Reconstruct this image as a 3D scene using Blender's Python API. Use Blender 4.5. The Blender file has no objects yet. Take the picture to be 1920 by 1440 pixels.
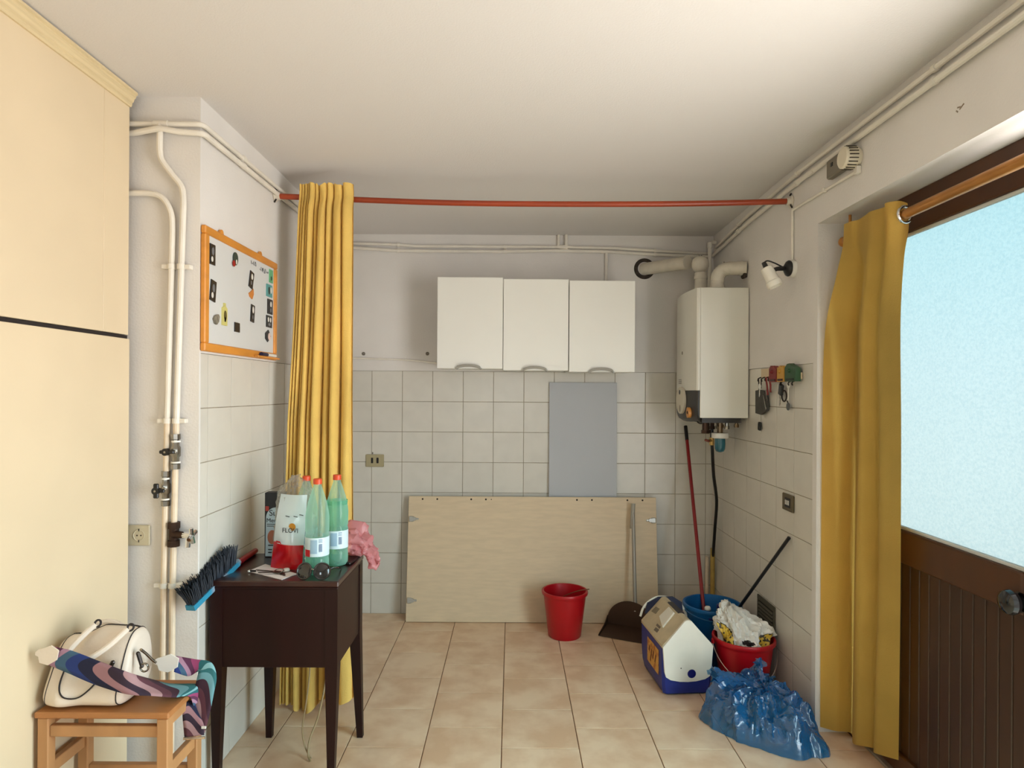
import bpy, bmesh, math, random
from math import pi, sin, cos, radians, sqrt
from mathutils import Vector, Matrix, noise as mn

random.seed(7)
SC = bpy.context.scene
COL = SC.collection
V = Vector

# ------------------------------------------------------------------ camera
cam_d = bpy.data.cameras.new('camera')
cam_d.sensor_width = 36.0
cam_d.lens = 22.5
cam_d.shift_y = 15 / 1920
cam_d.clip_start = 0.05
cam = bpy.data.objects.new('camera', cam_d)
COL.objects.link(cam)
cam.location = (0, 0, 1.463)
cam.rotation_euler = (radians(90), radians(-0.35), 0)
SC.camera = cam

# ------------------------------------------------------------------ view + world
SC.view_settings.view_transform = 'Standard'
SC.view_settings.look = 'None'
SC.view_settings.gamma = 1.0
SC.view_settings.use_curve_mapping = False
SC.view_settings.exposure = 2.06
SC.cycles.adaptive_threshold = 0.06
SC.cycles.max_bounces = 7
SC.cycles.diffuse_bounces = 4
SC.cycles.glossy_bounces = 3
SC.cycles.transmission_bounces = 6
SC.cycles.transparent_max_bounces = 12
SC.cycles.sample_clamp_indirect = 6.0
SC.cycles.caustics_reflective = False
SC.cycles.caustics_refractive = False

def lin(c):
    out = []
    for v in c:
        v = v / 255.0
        out.append(v / 12.92 if v <= 0.04045 else ((v + 0.055) / 1.055) ** 2.4)
    return (out[0], out[1], out[2], 1.0)

world = bpy.data.worlds.new('daylight')
SC.world = world
world.use_nodes = True
wn, wl = world.node_tree.nodes, world.node_tree.links
wn.clear()
w_tc = wn.new('ShaderNodeTexCoord')
w_sep = wn.new('ShaderNodeSeparateXYZ')
w_map = wn.new('ShaderNodeMapRange')
w_map.inputs[1].default_value = -0.5
w_map.inputs[2].default_value = 0.9
w_ramp = wn.new('ShaderNodeValToRGB')
w_bg = wn.new('ShaderNodeBackground')
w_out = wn.new('ShaderNodeOutputWorld')
els = w_ramp.color_ramp.elements
els[0].position = 0.0
els[0].color = (0.78, 0.75, 0.70, 1)          # sunlit paving and house fronts outside
els[1].position = 1.0
els[1].color = (0.42, 0.86, 1.0, 1)
for p_, c_ in ((0.30, (0.98, 0.98, 0.98, 1)), (0.38, (0.94, 0.99, 1.02, 1)), (0.58, (0.62, 0.93, 1.02, 1))):
    e_ = els.new(p_)
    e_.color = c_
wl.new(w_tc.outputs['Generated'], w_sep.inputs[0])
wl.new(w_sep.outputs['Z'], w_map.inputs[0])
wl.new(w_map.outputs[0], w_ramp.inputs[0])
wl.new(w_ramp.outputs[0], w_bg.inputs[0])
w_bg.inputs[1].default_value = 2.6
wl.new(w_bg.outputs[0], w_out.inputs[0])

def portal(name, loc, rot, sx, sy):
    l = bpy.data.lights.new(name, 'AREA')
    l.shape = 'RECTANGLE'
    l.size, l.size_y = sx, sy
    l.cycles.is_portal = True
    o = bpy.data.objects.new(name, l)
    o.location, o.rotation_euler = loc, rot
    COL.objects.link(o)
# daylight enters by the door pane plus an added open doorway and rear window
portal('door_daylight_portal', (1.63, 1.535, 1.10), (0, radians(90), 0), 2.2, 2.47)
portal('added_window_portal', (0.0, -1.98, 1.525), (radians(90), 0, 0), 0.7, 1.05)

# ------------------------------------------------------------------ helpers: materials
MATS = {}
def M(name, col, rough=0.5, metal=0.0, var=0.0, vscale=6.0, stretch=(1, 1, 1), bump=0.0, bscale=80.0,
      rand=0.0, spec=0.5, coat=0.0, col2=None, ramp=(0.35, 0.65), sheen=0.0, detail=4.0):
    if name in MATS:
        return MATS[name]
    m = bpy.data.materials.new(name)
    m.use_nodes = True
    nt = m.node_tree
    N, L = nt.nodes, nt.links
    b = N['Principled BSDF']
    base = lin(col)
    b.inputs['Base Color'].default_value = base
    b.inputs['Roughness'].default_value = rough
    b.inputs['Metallic'].default_value = metal
    b.inputs['Specular IOR Level'].default_value = spec
    b.inputs['Coat Weight'].default_value = coat
    b.inputs['Sheen Weight'].default_value = sheen
    if var or bump or rand or col2:
        tc = N.new('ShaderNodeTexCoord')
        src = tc.outputs['Object']
        oi = N.new('ShaderNodeObjectInfo')
        if rand:
            ad = N.new('ShaderNodeVectorMath')
            ad.operation = 'MULTIPLY_ADD'
            L.new(oi.outputs['Random'], ad.inputs[0])
            ad.inputs[1].default_value = (31, 17, 23)
            L.new(src, ad.inputs[2])
            src = ad.outputs[0]
        mp = N.new('ShaderNodeMapping')
        mp.inputs['Scale'].default_value = stretch
        L.new(src, mp.inputs[0])
        colour = None
        if var or col2:
            nz = N.new('ShaderNodeTexNoise')
            nz.inputs['Scale'].default_value = vscale
            nz.inputs['Detail'].default_value = detail
            L.new(mp.outputs[0], nz.inputs['Vector'])
            cr = N.new('ShaderNodeValToRGB')
            cr.color_ramp.elements[0].position = ramp[0]
            cr.color_ramp.elements[1].position = ramp[1]
            c2 = lin(col2) if col2 else tuple(min(1, x * (1 + var)) for x in base[:3]) + (1,)
            c1 = base if col2 else tuple(x * (1 - var) for x in base[:3]) + (1,)
            cr.color_ramp.elements[0].color = c1
            cr.color_ramp.elements[1].color = c2
            L.new(nz.outputs['Fac'], cr.inputs[0])
            colour = cr.outputs[0]
        if rand:
            hs = N.new('ShaderNodeHueSaturation')
            mr = N.new('ShaderNodeMapRange')
            mr.inputs[3].default_value = 1 - rand
            mr.inputs[4].default_value = 1 + rand
            L.new(oi.outputs['Random'], mr.inputs[0])
            L.new(mr.outputs[0], hs.inputs['Value'])
            if colour is not None:
                L.new(colour, hs.inputs['Color'])
            else:
                hs.inputs['Color'].default_value = base
            colour = hs.outputs[0]
        if colour is not None:
            L.new(colour, b.inputs['Base Color'])
        if bump:
            nb = N.new('ShaderNodeTexNoise')
            nb.inputs['Scale'].default_value = bscale
            nb.inputs['Detail'].default_value = 2
            L.new(mp.outputs[0], nb.inputs['Vector'])
            bp = N.new('ShaderNodeBump')
            bp.inputs['Strength'].default_value = bump
            bp.inputs['Distance'].default_value = 0.01
            L.new(nb.outputs['Fac'], bp.inputs['Height'])
            L.new(bp.outputs[0], b.inputs['Normal'])
    MATS[name] = m
    return m

def M_cloth(name, col, trans=0.3, bump=0.25, var=0.08):
    """woven cloth that lets some light through"""
    m = M(name, col, rough=0.9, var=var, vscale=5, bump=bump, bscale=220, sheen=0.1, spec=0.2)
    nt = m.node_tree
    N, L = nt.nodes, nt.links
    b = N['Principled BSDF']
    t = N.new('ShaderNodeBsdfTranslucent')
    t.inputs[0].default_value = lin(col)
    mx = N.new('ShaderNodeMixShader')
    mx.inputs[0].default_value = trans
    L.new(b.outputs[0], mx.inputs[1])
    L.new(t.outputs[0], mx.inputs[2])
    L.new(mx.outputs[0], N['Material Output'].inputs[0])
    return m

def M_film(name, tint, surf, opacity=0.35, rough=0.15, bump=0.0, bscale=30, trans=0.4, sheen=0.0):
    """thin see-through plastic: tinted transparency + a glossy, partly translucent skin"""
    m = bpy.data.materials.new(name)
    m.use_nodes = True
    nt = m.node_tree
    N, L = nt.nodes, nt.links
    b = N['Principled BSDF']
    b.inputs['Base Color'].default_value = lin(surf)
    b.inputs['Roughness'].default_value = rough
    b.inputs['Specular IOR Level'].default_value = 0.8
    b.inputs['Coat Weight'].default_value = sheen
    b.inputs['Coat Roughness'].default_value = rough
    b.inputs['Coat IOR'].default_value = 2.0
    tl = N.new('ShaderNodeBsdfTranslucent')
    tl.inputs[0].default_value = lin(surf)
    m1 = N.new('ShaderNodeMixShader')
    m1.inputs[0].default_value = trans
    L.new(b.outputs[0], m1.inputs[1])
    L.new(tl.outputs[0], m1.inputs[2])
    tr = N.new('ShaderNodeBsdfTransparent')
    tr.inputs[0].default_value = lin(tint)
    lw = N.new('ShaderNodeLayerWeight')
    lw.inputs[0].default_value = 0.25
    mr = N.new('ShaderNodeMapRange')
    mr.inputs[3].default_value = opacity
    mr.inputs[4].default_value = min(1, opacity + 0.5)
    L.new(lw.outputs['Facing'], mr.inputs[0])
    m2 = N.new('ShaderNodeMixShader')
    L.new(mr.outputs[0], m2.inputs[0])
    L.new(tr.outputs[0], m2.inputs[1])
    L.new(m1.outputs[0], m2.inputs[2])
    L.new(m2.outputs[0], N['Material Output'].inputs[0])
    if bump:
        tc = N.new('ShaderNodeTexCoord')
        nb = N.new('ShaderNodeTexNoise')
        nb.inputs['Scale'].default_value = bscale
        nb.inputs['Detail'].default_value = 3
        nb.inputs['Distortion'].default_value = 1.5
        bp = N.new('ShaderNodeBump')
        bp.inputs['Strength'].default_value = bump
        bp.inputs['Distance'].default_value = 0.02
        L.new(tc.outputs['Object'], nb.inputs['Vector'])
        L.new(nb.outputs['Fac'], bp.inputs['Height'])
        L.new(bp.outputs[0], b.inputs['Normal'])
    MATS[name] = m
    return m

# ------------------------------------------------------------------ helpers: geometry
def spline(pts, n=6, closed=False):
    pts = [V(p) for p in pts]
    out = []
    k = len(pts)
    rng = range(k if closed else k - 1)
    for i in rng:
        if closed:
            p0, p1, p2, p3 = pts[(i - 1) % k], pts[i], pts[(i + 1) % k], pts[(i + 2) % k]
        else:
            p1, p2 = pts[i], pts[i + 1]
            p0 = pts[i - 1] if i else p1 * 2 - p2
            p3 = pts[i + 2] if i + 2 < k else p2 * 2 - p1
        for j in range(n):
            t = j / n
            out.append(0.5 * ((2 * p1) + (p2 - p0) * t + (2 * p0 - 5 * p1 + 4 * p2 - p3) * t * t
                              + (3 * p1 - p0 - 3 * p2 + p3) * t ** 3))
    if not closed:
        out.append(pts[-1].copy())
    return out

class MB:
    """collects shapes of ONE part; build() links them as one mesh object"""
    def __init__(s):
        s.bm = bmesh.new()
        s.mi = 0
        s.uv = None
    def _faces(s, fs):
        for f in fs:
            f.material_index = s.mi
    def face(s, vs):
        try:
            f = s.bm.faces.new(vs)
            f.material_index = s.mi
            return f
        except ValueError:
            return None
    def box(s, x0, x1, y0, y1, z0, z1, bev=0.0, seg=1, mat=None):
        vs = [s.bm.verts.new(V((x, y, z))) for x in (x0, x1) for y in (y0, y1) for z in (z0, z1)]
        idx = [(0, 1, 3, 2), (4, 6, 7, 5), (0, 4, 5, 1), (2, 3, 7, 6), (0, 2, 6, 4), (1, 5, 7, 3)]
        fs = [s.face([vs[i] for i in f]) for f in idx]
        if bev:
            es = list({e for f in fs for e in f.edges})
            r = bmesh.ops.bevel(s.bm, geom=es + vs, offset=bev, segments=seg, affect='EDGES', profile=0.5)
            s._faces(r['faces'])
            vs = list({v for f in r['faces'] for v in f.verts} | {v for v in vs if v.is_valid})
        if mat is not None:
            for v in vs:
                v.co = mat @ v.co
        return s
    def obox(s, c, size, mat, bev=0.0, seg=1):
        sx, sy, sz = size
        return s.box(-sx / 2, sx / 2, -sy / 2, sy / 2, -sz / 2, sz / 2, bev, seg, Matrix.Translation(V(c)) @ mat.to_4x4())
    def ring(s, c, a, b, ra, rb, seg):
        return [s.bm.verts.new(c + a * (ra * cos(2 * pi * i / seg)) + b * (rb * sin(2 * pi * i / seg))) for i in range(seg)]
    def skin(s, r0, r1, closed=True):
        n = len(r0)
        for i in range(n if closed else n - 1):
            s.face([r0[i], r0[(i + 1) % n], r1[(i + 1) % n], r1[i]])
    def tube(s, pts, r, seg=8, caps=True, closed=False, flat=1.0):
        pts = [V(p) for p in pts]
        n = len(pts)
        rr = r if isinstance(r, (list, tuple)) else [r] * n
        tang = []
        for i in range(n):
            a = pts[(i - 1) % n] if (closed or i) else pts[i]
            b = pts[(i + 1) % n] if (closed or i < n - 1) else pts[i]
            t = b - a
            tang.append(t.normalized() if t.length > 1e-9 else V((0, 0, 1)))
        up = V((0, 0, 1)) if abs(tang[0].z) < 0.9 else V((0, 1, 0))
        nrm = (up - tang[0] * up.dot(tang[0])).normalized()
        rings = []
        for i in range(n):
            if i:
                nrm = nrm - tang[i] * nrm.dot(tang[i])
                nrm = nrm.normalized() if nrm.length > 1e-6 else tang[i].orthogonal().normalized()
            bn = tang[i].cross(nrm)
            rings.append(s.ring(pts[i], nrm, bn, rr[i], rr[i] * flat, seg))
        for i in range(n - 1):
            s.skin(rings[i], rings[i + 1])
        if closed:
            s.skin(rings[-1], rings[0])
        elif caps:
            s.face(rings[0][::-1])
            s.face(rings[-1])
        return s
    def cyl(s, p0, p1, r, r2=None, seg=16, caps=True):
        return s.tube([p0, p1], [r, r if r2 is None else r2], seg, caps)
    def lathe(s, prof, o, seg=28, mat=None, closed_prof=False, a0=0.0, a1=2 * pi):
        """prof: (radius, height) list turned about the local z axis at o"""
        o = V(o)
        full = abs(a1 - a0 - 2 * pi) < 1e-6
        n = seg if full else seg + 1
        rings = []
        for r, z in prof:
            if r < 1e-6 and full:
                c = V((0, 0, z))
                rings.append([s.bm.verts.new(o + (mat @ c if mat else c))])
                continue
            rg = []
            for i in range(n):
                a = a0 + (a1 - a0) * i / seg
                c = V((r * cos(a), r * sin(a), z))
                rg.append(s.bm.verts.new(o + (mat @ c if mat else c)))
            rings.append(rg)
        pairs = list(zip(rings, rings[1:])) + ([(rings[-1], rings[0])] if closed_prof else [])
        for r0, r1 in pairs:
            if len(r0) == 1 and len(r1) == 1:
                continue
            if len(r0) == 1:
                for i in range(n if full else n - 1):
                    s.face([r0[0], r1[i], r1[(i + 1) % n]])
            elif len(r1) == 1:
                for i in range(n if full else n - 1):
                    s.face([r0[i], r0[(i + 1) % n], r1[0]])
            else:
                s.skin(r0, r1, closed=full)
        return s
    def grid(s, fn, nu, nv, closed_u=False, closed_v=False, uv=False):
        g = [[s.bm.verts.new(V(fn(i / (nu if closed_u else nu - 1), j / (nv if closed_v else nv - 1)))) for j in range(nv)] for i in range(nu)]
        if uv and s.uv is None:
            s.uv = s.bm.loops.layers.uv.new('UVMap')
        for i in range(nu if closed_u else nu - 1):
            for j in range(nv if closed_v else nv - 1):
                i2, j2 = (i + 1) % nu, (j + 1) % nv
                f = s.face([g[i][j], g[i2][j], g[i2][j2], g[i][j2]])
                if uv and f:
                    for lp, (a, b) in zip(f.loops, ((i, j), (i + 1, j), (i + 1, j + 1), (i, j + 1))):
                        lp[s.uv].uv = (a / (nu - 1), b / (nv - 1))
        return s
    def prism(s, poly, fn, d0, d1):
        """poly: 2-D outline; fn(a, b, d) -> point; extruded from d0 to d1"""
        r0 = [s.bm.verts.new(V(fn(a, b, d0))) for a, b in poly]
        r1 = [s.bm.verts.new(V(fn(a, b, d1))) for a, b in poly]
        s.skin(r0, r1)
        s.face(r0[::-1])
        s.face(r1)
        return s
    def build(s, name, mat, parent=None, smooth=True, angle=35, local=False, weld=0.0):
        bm = s.bm
        if weld:
            bmesh.ops.remove_doubles(bm, verts=bm.verts, dist=weld)
        bmesh.ops.recalc_face_normals(bm, faces=bm.faces)
        me = bpy.data.meshes.new(name)
        bm.to_mesh(me)
        bm.free()
        for mm in (mat if isinstance(mat, (list, tuple)) else [mat]):
            me.materials.append(mm)
        if parent is not None and not local:
            me.transform(world_matrix(parent).inverted())
        if smooth and len(me.polygons):
            me.polygons.foreach_set('use_smooth', [True] * len(me.polygons))
            me.set_sharp_from_angle(angle=radians(angle))
        o = bpy.data.objects.new(name, me)
        COL.objects.link(o)
        o.parent = parent
        return o

def world_matrix(o):
    m = o.matrix_basis.copy()
    while o.parent is not None:
        o = o.parent
        m = o.matrix_basis @ m
    return m

def tag(o, label, cat=None, group=None, kind=None):
    o['label'] = label
    if cat:
        o['category'] = cat
    if group:
        o['group'] = group
    if kind:
        o['kind'] = kind
    return o

def thing(name, label, cat, loc=(0, 0, 0), rz=0.0, group=None):
    o = bpy.data.objects.new(name, None)
    o.empty_display_size = 0.05
    COL.objects.link(o)
    o.location = loc
    o.rotation_euler = (0, 0, rz)
    return tag(o, label, cat, group)

def struct(o, label):
    o['kind'] = 'structure'
    o['label'] = label
    return o

def text(name, body, size, mat, parent, origin, xdir, ydir, depth=0.0006, align='CENTER'):
    """flat lettering as a thin mesh lying on the plane spanned by xdir, ydir"""
    cu = bpy.data.curves.new(name, 'FONT')
    cu.body = body
    cu.size = size
    cu.extrude = depth / 2
    cu.align_x = align
    cu.align_y = 'CENTER'
    tmp = bpy.data.objects.new(name + '_tmp', cu)
    COL.objects.link(tmp)
    dg = bpy.context.evaluated_depsgraph_get()
    me = bpy.data.meshes.new_from_object(tmp.evaluated_get(dg))
    bpy.data.objects.remove(tmp)
    bpy.data.curves.remove(cu)
    x, y = V(xdir).normalized(), V(ydir).normalized()
    z = x.cross(y)
    m4 = Matrix((x, y, z)).transposed().to_4x4()
    m4.translation = V(origin)
    me.transform(m4)
    if parent is not None:
        me.transform(world_matrix(parent).inverted())
    me.materials.clear()
    me.materials.append(mat)
    me.name = name
    o = bpy.data.objects.new(name, me)
    COL.objects.link(o)
    o.parent = parent
    return o

def copy_tree(o, parent=None):
    c = o.copy()
    COL.objects.link(c)
    c.parent = parent
    for ch in list(o.children):
        copy_tree(ch, c)
    return c

def ridged(p, oct=4):
    a, w, t = 0.0, 0.5, 0.0
    p = V(p)
    for k in range(oct):
        a += w * (1 - abs(mn.noise(p)) * 2)
        t += w
        p = p * 2.03 + V((7.1, 3.3, 1.7))
        w *= 0.55
    return a / t

# ------------------------------------------------------------------ materials
plaster = M('white_plaster', (224, 219, 214), 0.85, var=0.03, vscale=3, bump=0.12, bscale=130, spec=0.2, detail=2)
ceil_mat = M('ceiling_paint', (221, 216, 213), 0.9, bump=0.12, bscale=160, spec=0.2)
tile_mat = M('glazed_wall_tile', (212, 207, 197), 0.28, var=0.025, vscale=9, rand=0.025, detail=2)
grout_mat = M('wall_grout', (156, 145, 126), 0.9, var=0.15, vscale=14)
floor_mat = M('beige_floor_tile', (216, 179, 145), 0.42, col2=(233, 204, 173), vscale=7, ramp=(0.38, 0.62), rand=0.03, bump=0.04, bscale=60, detail=6)
fgrout = M('floor_grout', (120, 84, 58), 0.95, var=0.15, vscale=20)
white_pipe = M('white_pipe_paint', (228, 221, 209), 0.45, var=0.04, vscale=12)
cream_pipe = M('cream_pipe_paint', (224, 205, 180), 0.5, var=0.08, vscale=16)
ward_mat = M('cream_lacquer', (222, 202, 170), 0.45, var=0.025, vscale=3, detail=2)
cornice_mat = M('limed_cornice', (216, 196, 156), 0.6, var=0.06, vscale=14, stretch=(8, 0.5, 8))
dark_gap = M('dark_gap', (34, 24, 20), 0.8)
white_lam = M('white_laminate', (240, 238, 230), 0.35, var=0.01, vscale=3)
metal = M('brushed_metal', (186, 184, 178), 0.4, metal=0.6)
chrome = M('chrome', (220, 220, 220), 0.12, metal=1.0)
black_pl = M('black_plastic', (20, 19, 20), 0.4)
brown_paint = M('brown_door_paint', (76, 42, 16), 0.4, var=0.15, vscale=10, stretch=(1, 1, 0.3))
brown_plank = M('brown_door_plank', (58, 32, 12), 0.45, var=0.15, vscale=10, stretch=(1, 1, 0.2), rand=0.06)

# ------------------------------------------------------------------ the room
XL, XR, YB, ZC = -1.13, 1.32, 4.21, 2.52
YF = 2.31           # face of the pier that carries the pipes
ZT = 1.598          # top of the tiling
DY0 = 0.30         # near side of the doorway, widened and left open to add daylight
REC = 0.010         # tiled zone is set back behind the plaster

floor = struct(MB().box(-2.2, 1.62, -2.1, 4.45, -0.12, -0.003).build('floor', fgrout, smooth=False), 'beige tiled floor with dark joints')
c = MB().box(-2.2, 1.62, -2.1, 3.13, ZC, ZC + 0.1)
c.prism([(3.13, ZC), (4.45, ZC - 0.030), (4.45, ZC + 0.1), (3.13, ZC + 0.1)], lambda a, b, dd: (dd, a, b), -2.2, 1.62)
struct(c.build('ceiling', ceil_mat, smooth=False), 'white painted ceiling with a slightly lower strip at the back')
w = MB().box(-1.4, 1.62, YB, YB + 0.2, ZT, ZC + 0.1)
w.box(-1.4, 1.62, YB + REC, YB + 0.2, -0.1, ZT)
wall_back = struct(w.build('wall_back', [plaster], smooth=False), 'white back wall, tiled in its lower part')
w = MB().box(-1.4, XL, YF, 4.3, ZT, ZC + 0.1, 0)
w.box(-1.4, XL - REC, YF + 0.012, 4.3, -0.1, ZT)
w.box(-1.4, XL, YF, YF + 0.012, -0.1, ZT)
w.box(-2.2, -1.4, YF, YF + 0.2, -0.1, ZC + 0.1)
wall_left = struct(w.build('wall_left', plaster, smooth=False), 'white left wall and pier, tiled in its lower part')
struct(MB().box(-2.2, -2.05, -2.1, YF + 0.1, -0.1, ZC + 0.1).build('wall_left', plaster, smooth=False), 'plain white wall behind the wardrobe')
w = MB().box(XR, 1.62, 2.77, 4.3, ZT, ZC + 0.1)
w.box(XR + REC, 1.62, 2.808, 4.3, -0.1, ZT)
w.box(XR, 1.62, 2.77, 2.808, -0.1, ZT)
w.box(XR, 1.62, DY0, 2.77, 2.2, ZC + 0.1)
w.box(XR, 1.62, -2.1, DY0, -0.1, ZC + 0.1)
wall_right = struct(w.build('wall_right', plaster, smooth=False), 'white right wall around the glazed door, tiled in its lower part')
w = MB().box(-2.2, 1.62, -2.1, -1.95, -0.1, 1.0)
w.box(-2.2, 1.62, -2.1, -1.95, 2.05, ZC + 0.1)
w.box(-2.2, -0.35, -2.1, -1.95, 1.0, 2.05)
w.box(0.35, 1.62, -2.1, -1.95, 1.0, 2.05)
struct(w.build('wall_rear', plaster, smooth=False), 'plain white wall behind the camera, opened for an added window')
w = MB()  # unseen window, added to bring in fill daylight from the rear
for a, b in ((-0.35, -0.29), (-0.03, 0.03), (0.29, 0.35)):
    w.box(a, b, -2.06, -2.0, 1.0, 2.05)
w.box(-0.35, 0.35, -2.06, -2.0, 1.0, 1.06)
w.box(-0.35, 0.35, -2.06, -2.0, 1.99, 2.05)
struct(w.build('added_window_1', white_lam, smooth=False), 'white framed window added unseen behind the camera for more daylight')

# wall tiles: one object each, mesh data shared between alike ones
TILE_CACHE = {}
def tile_mesh(name, w, h, t, bev, mat):
    key = (name, round(w, 4), round(h, 4), t, bev)
    if key not in TILE_CACHE:
        bm = bmesh.new()
        a = [bm.verts.new((x, y, 0)) for x, y in ((0, 0), (w, 0), (w, h), (0, h))]
        m_ = [bm.verts.new((x, y, t - bev * 0.6)) for x, y in ((0, 0), (w, 0), (w, h), (0, h))]
        b_ = [bm.verts.new((x, y, t)) for x, y in ((bev, bev), (w - bev, bev), (w - bev, h - bev), (bev, h - bev))]
        for r0, r1 in ((a, m_), (m_, b_)):
            for i in range(4):
                bm.faces.new((r0[i], r0[(i + 1) % 4], r1[(i + 1) % 4], r1[i]))
        bm.faces.new(b_)
        me = bpy.data.meshes.new(name)
        bm.to_mesh(me)
        bm.free()
        me.materials.append(mat)
        TILE_CACHE[key] = me
    return TILE_CACHE[key]

def put_tile(name, parent, org, xd, yd, w, h, t, bev, mat):
    o = bpy.data.objects.new(name, tile_mesh(name, w, h, t, bev, mat))
    x, y = V(xd), V(yd)
    m4 = Matrix((x, y, x.cross(y))).transposed().to_4x4()
    m4.translation = V(org)
    o.matrix_basis = m4
    COL.objects.link(o)
    o.parent = parent
    return o

G = 0.0035
def wall_tiles(parent, lines, place):
    rows = [k * 0.1995 for k in range(9)]
    rows[-1] = ZT
    for a, b in zip(lines, lines[1:]):
        for z0, z1 in zip(rows, rows[1:]):
            place(a + G / 2, z0 + G / 2, b - a - G, z1 - z0 - G)
grout_holder = {}
def grout(parent, mb):
    return mb.build('grout', grout_mat, parent, smooth=False)
TT = 0.0075
# back wall: joints at x = 0.078 + 0.2 k
lines = [XL - REC] + [round(0.078 + 0.2 * k, 3) for k in range(-5, 7)] + [XR + REC]
wall_tiles(wall_back, lines, lambda a, z, w, h: put_tile('wall_tile', wall_back, (a, YB + REC, z), (1, 0, 0), (0, 0, 1), w, h, TT, 0.0012, tile_mat))
grout(wall_back, MB().box(XL - REC, XR + REC, YB + REC - 0.005, YB + REC + 0.001, 0, ZT - 0.001))
# left wall: joints every 0.2 m in depth, runs from the pier edge to the corner
lines = [YF + 0.014, 2.385] + [round(2.385 + 0.2 * k, 3) for k in range(1, 10)]
lines = [l for l in lines if l < YB - 0.03] + [YB + REC]
wall_tiles(wall_left, lines, lambda a, z, w, h: put_tile('wall_tile', wall_left, (XL - REC, a, z), (0, 1, 0), (0, 0, 1), w, h, TT, 0.0012, tile_mat))
grout(wall_left, MB().box(XL - REC - 0.001, XL - REC + 0.005, YF + 0.013, YB + REC, 0, ZT - 0.001))
lines = [2.81] + [round(2.998 + 0.2 * k, 3) for k in range(0, 7)]
lines = [l for l in lines if l < YB - 0.02] + [YB + REC]
wall_tiles(wall_right, lines, lambda a, z, w, h: put_tile('wall_tile', wall_right, (XR + REC, a + w, z), (0, -1, 0), (0, 0, 1), w, h, TT, 0.0012, tile_mat))
grout(wall_right, MB().box(XR + REC - 0.005, XR + REC + 0.001, 2.809, YB + REC, 0, ZT - 0.001))

# floor tiles in running bond, rows shifted by half a tile from column to column
FT = 0.319
k = 0
for ci in range(-7, 6):
    x0 = -0.034 + ci * FT
    off = 0.16 if ci % 2 == 0 else 0.0
    x0c, x1c = max(x0, -2.05), min(x0 + FT, 1.50)
    if x1c - x0c < 0.02:
        continue
    for rj in range(-6, 6):
        y0 = 2.789 + off + rj * 0.3205
        y0c, y1c = max(y0, 1.0), min(y0 + 0.3205, YB + REC)
        if y1c - y0c < 0.015:
            continue
        if x1c < -1.2 and y0c > YF - 0.05:
            continue
        put_tile('floor_tile', floor, (x0c + 0.002, y0c + 0.002, -0.008), (1, 0, 0), (0, 1, 0), x1c - x0c - 0.004, y1c - y0c - 0.004, 0.008, 0.0015, floor_mat)
put_tile('floor_tile', floor, (-2.05, -1.95, -0.008), (1, 0, 0), (0, 1, 0), 3.37, 2.94, 0.008, 0.0015, floor_mat)

# ------------------------------------------------------------------ glazed door on the right (one leaf; near side opened for extra daylight, unseen)
glass_mat = bpy.data.materials.new('obscured_glass')
glass_mat.use_nodes = True
gn, gl = glass_mat.node_tree.nodes, glass_mat.node_tree.links
gn.remove(gn['Principled BSDF'])
g_ref = gn.new('ShaderNodeBsdfRefraction')
g_ref.inputs['Color'].default_value = (0.33, 0.375, 0.375, 1)
g_ref.inputs['Roughness'].default_value = 0.36
g_ref.inputs['IOR'].default_value = 1.02
g_trl = gn.new('ShaderNodeBsdfTranslucent')
g_trl.inputs['Color'].default_value = (0.33, 0.375, 0.375, 1)
g_gls = gn.new('ShaderNodeBsdfGlossy')
g_gls.inputs['Roughness'].default_value = 0.25
g_m1 = gn.new('ShaderNodeMixShader')
g_m1.inputs[0].default_value = 0.22
g_m2 = gn.new('ShaderNodeMixShader')
g_m2.inputs[0].default_value = 0.04
g_tc = gn.new('ShaderNodeTexCoord')
g_nz = gn.new('ShaderNodeTexNoise')
g_nz.inputs['Scale'].default_value = 160
g_nz.inputs['Detail'].default_value = 1
g_bp = gn.new('ShaderNodeBump')
g_bp.inputs['Strength'].default_value = 0.9
g_bp.inputs['Distance'].default_value = 0.004
gl.new(g_tc.outputs['Object'], g_nz.inputs['Vector'])
gl.new(g_nz.outputs['Fac'], g_bp.inputs['Height'])
gl.new(g_bp.outputs[0], g_ref.inputs['Normal'])
g_cr = gn.new('ShaderNodeValToRGB')
g_cr.color_ramp.elements[0].position = 0.36
g_cr.color_ramp.elements[0].color = (0.275, 0.318, 0.324, 1)
g_cr.color_ramp.elements[1].position = 0.58
g_cr.color_ramp.elements[1].color = (0.308, 0.342, 0.342, 1)
g_nz2 = gn.new('ShaderNodeTexNoise')
g_nz2.inputs['Scale'].default_value = 110
g_nz2.inputs['Detail'].default_value = 2
gl.new(g_tc.outputs['Object'], g_nz2.inputs['Vector'])
gl.new(g_nz2.outputs['Fac'], g_cr.inputs[0])
gl.new(g_cr.outputs[0], g_ref.inputs['Color'])
gl.new(g_cr.outputs[0], g_trl.inputs['Color'])
gl.new(g_ref.outputs[0], g_m1.inputs[1])
gl.new(g_trl.outputs[0], g_m1.inputs[2])
gl.new(g_m1.outputs[0], g_m2.inputs[1])
gl.new(g_gls.outputs[0], g_m2.inputs[2])
gl.new(g_m2.outputs[0], gn['Material Output'].inputs[0])

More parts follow.
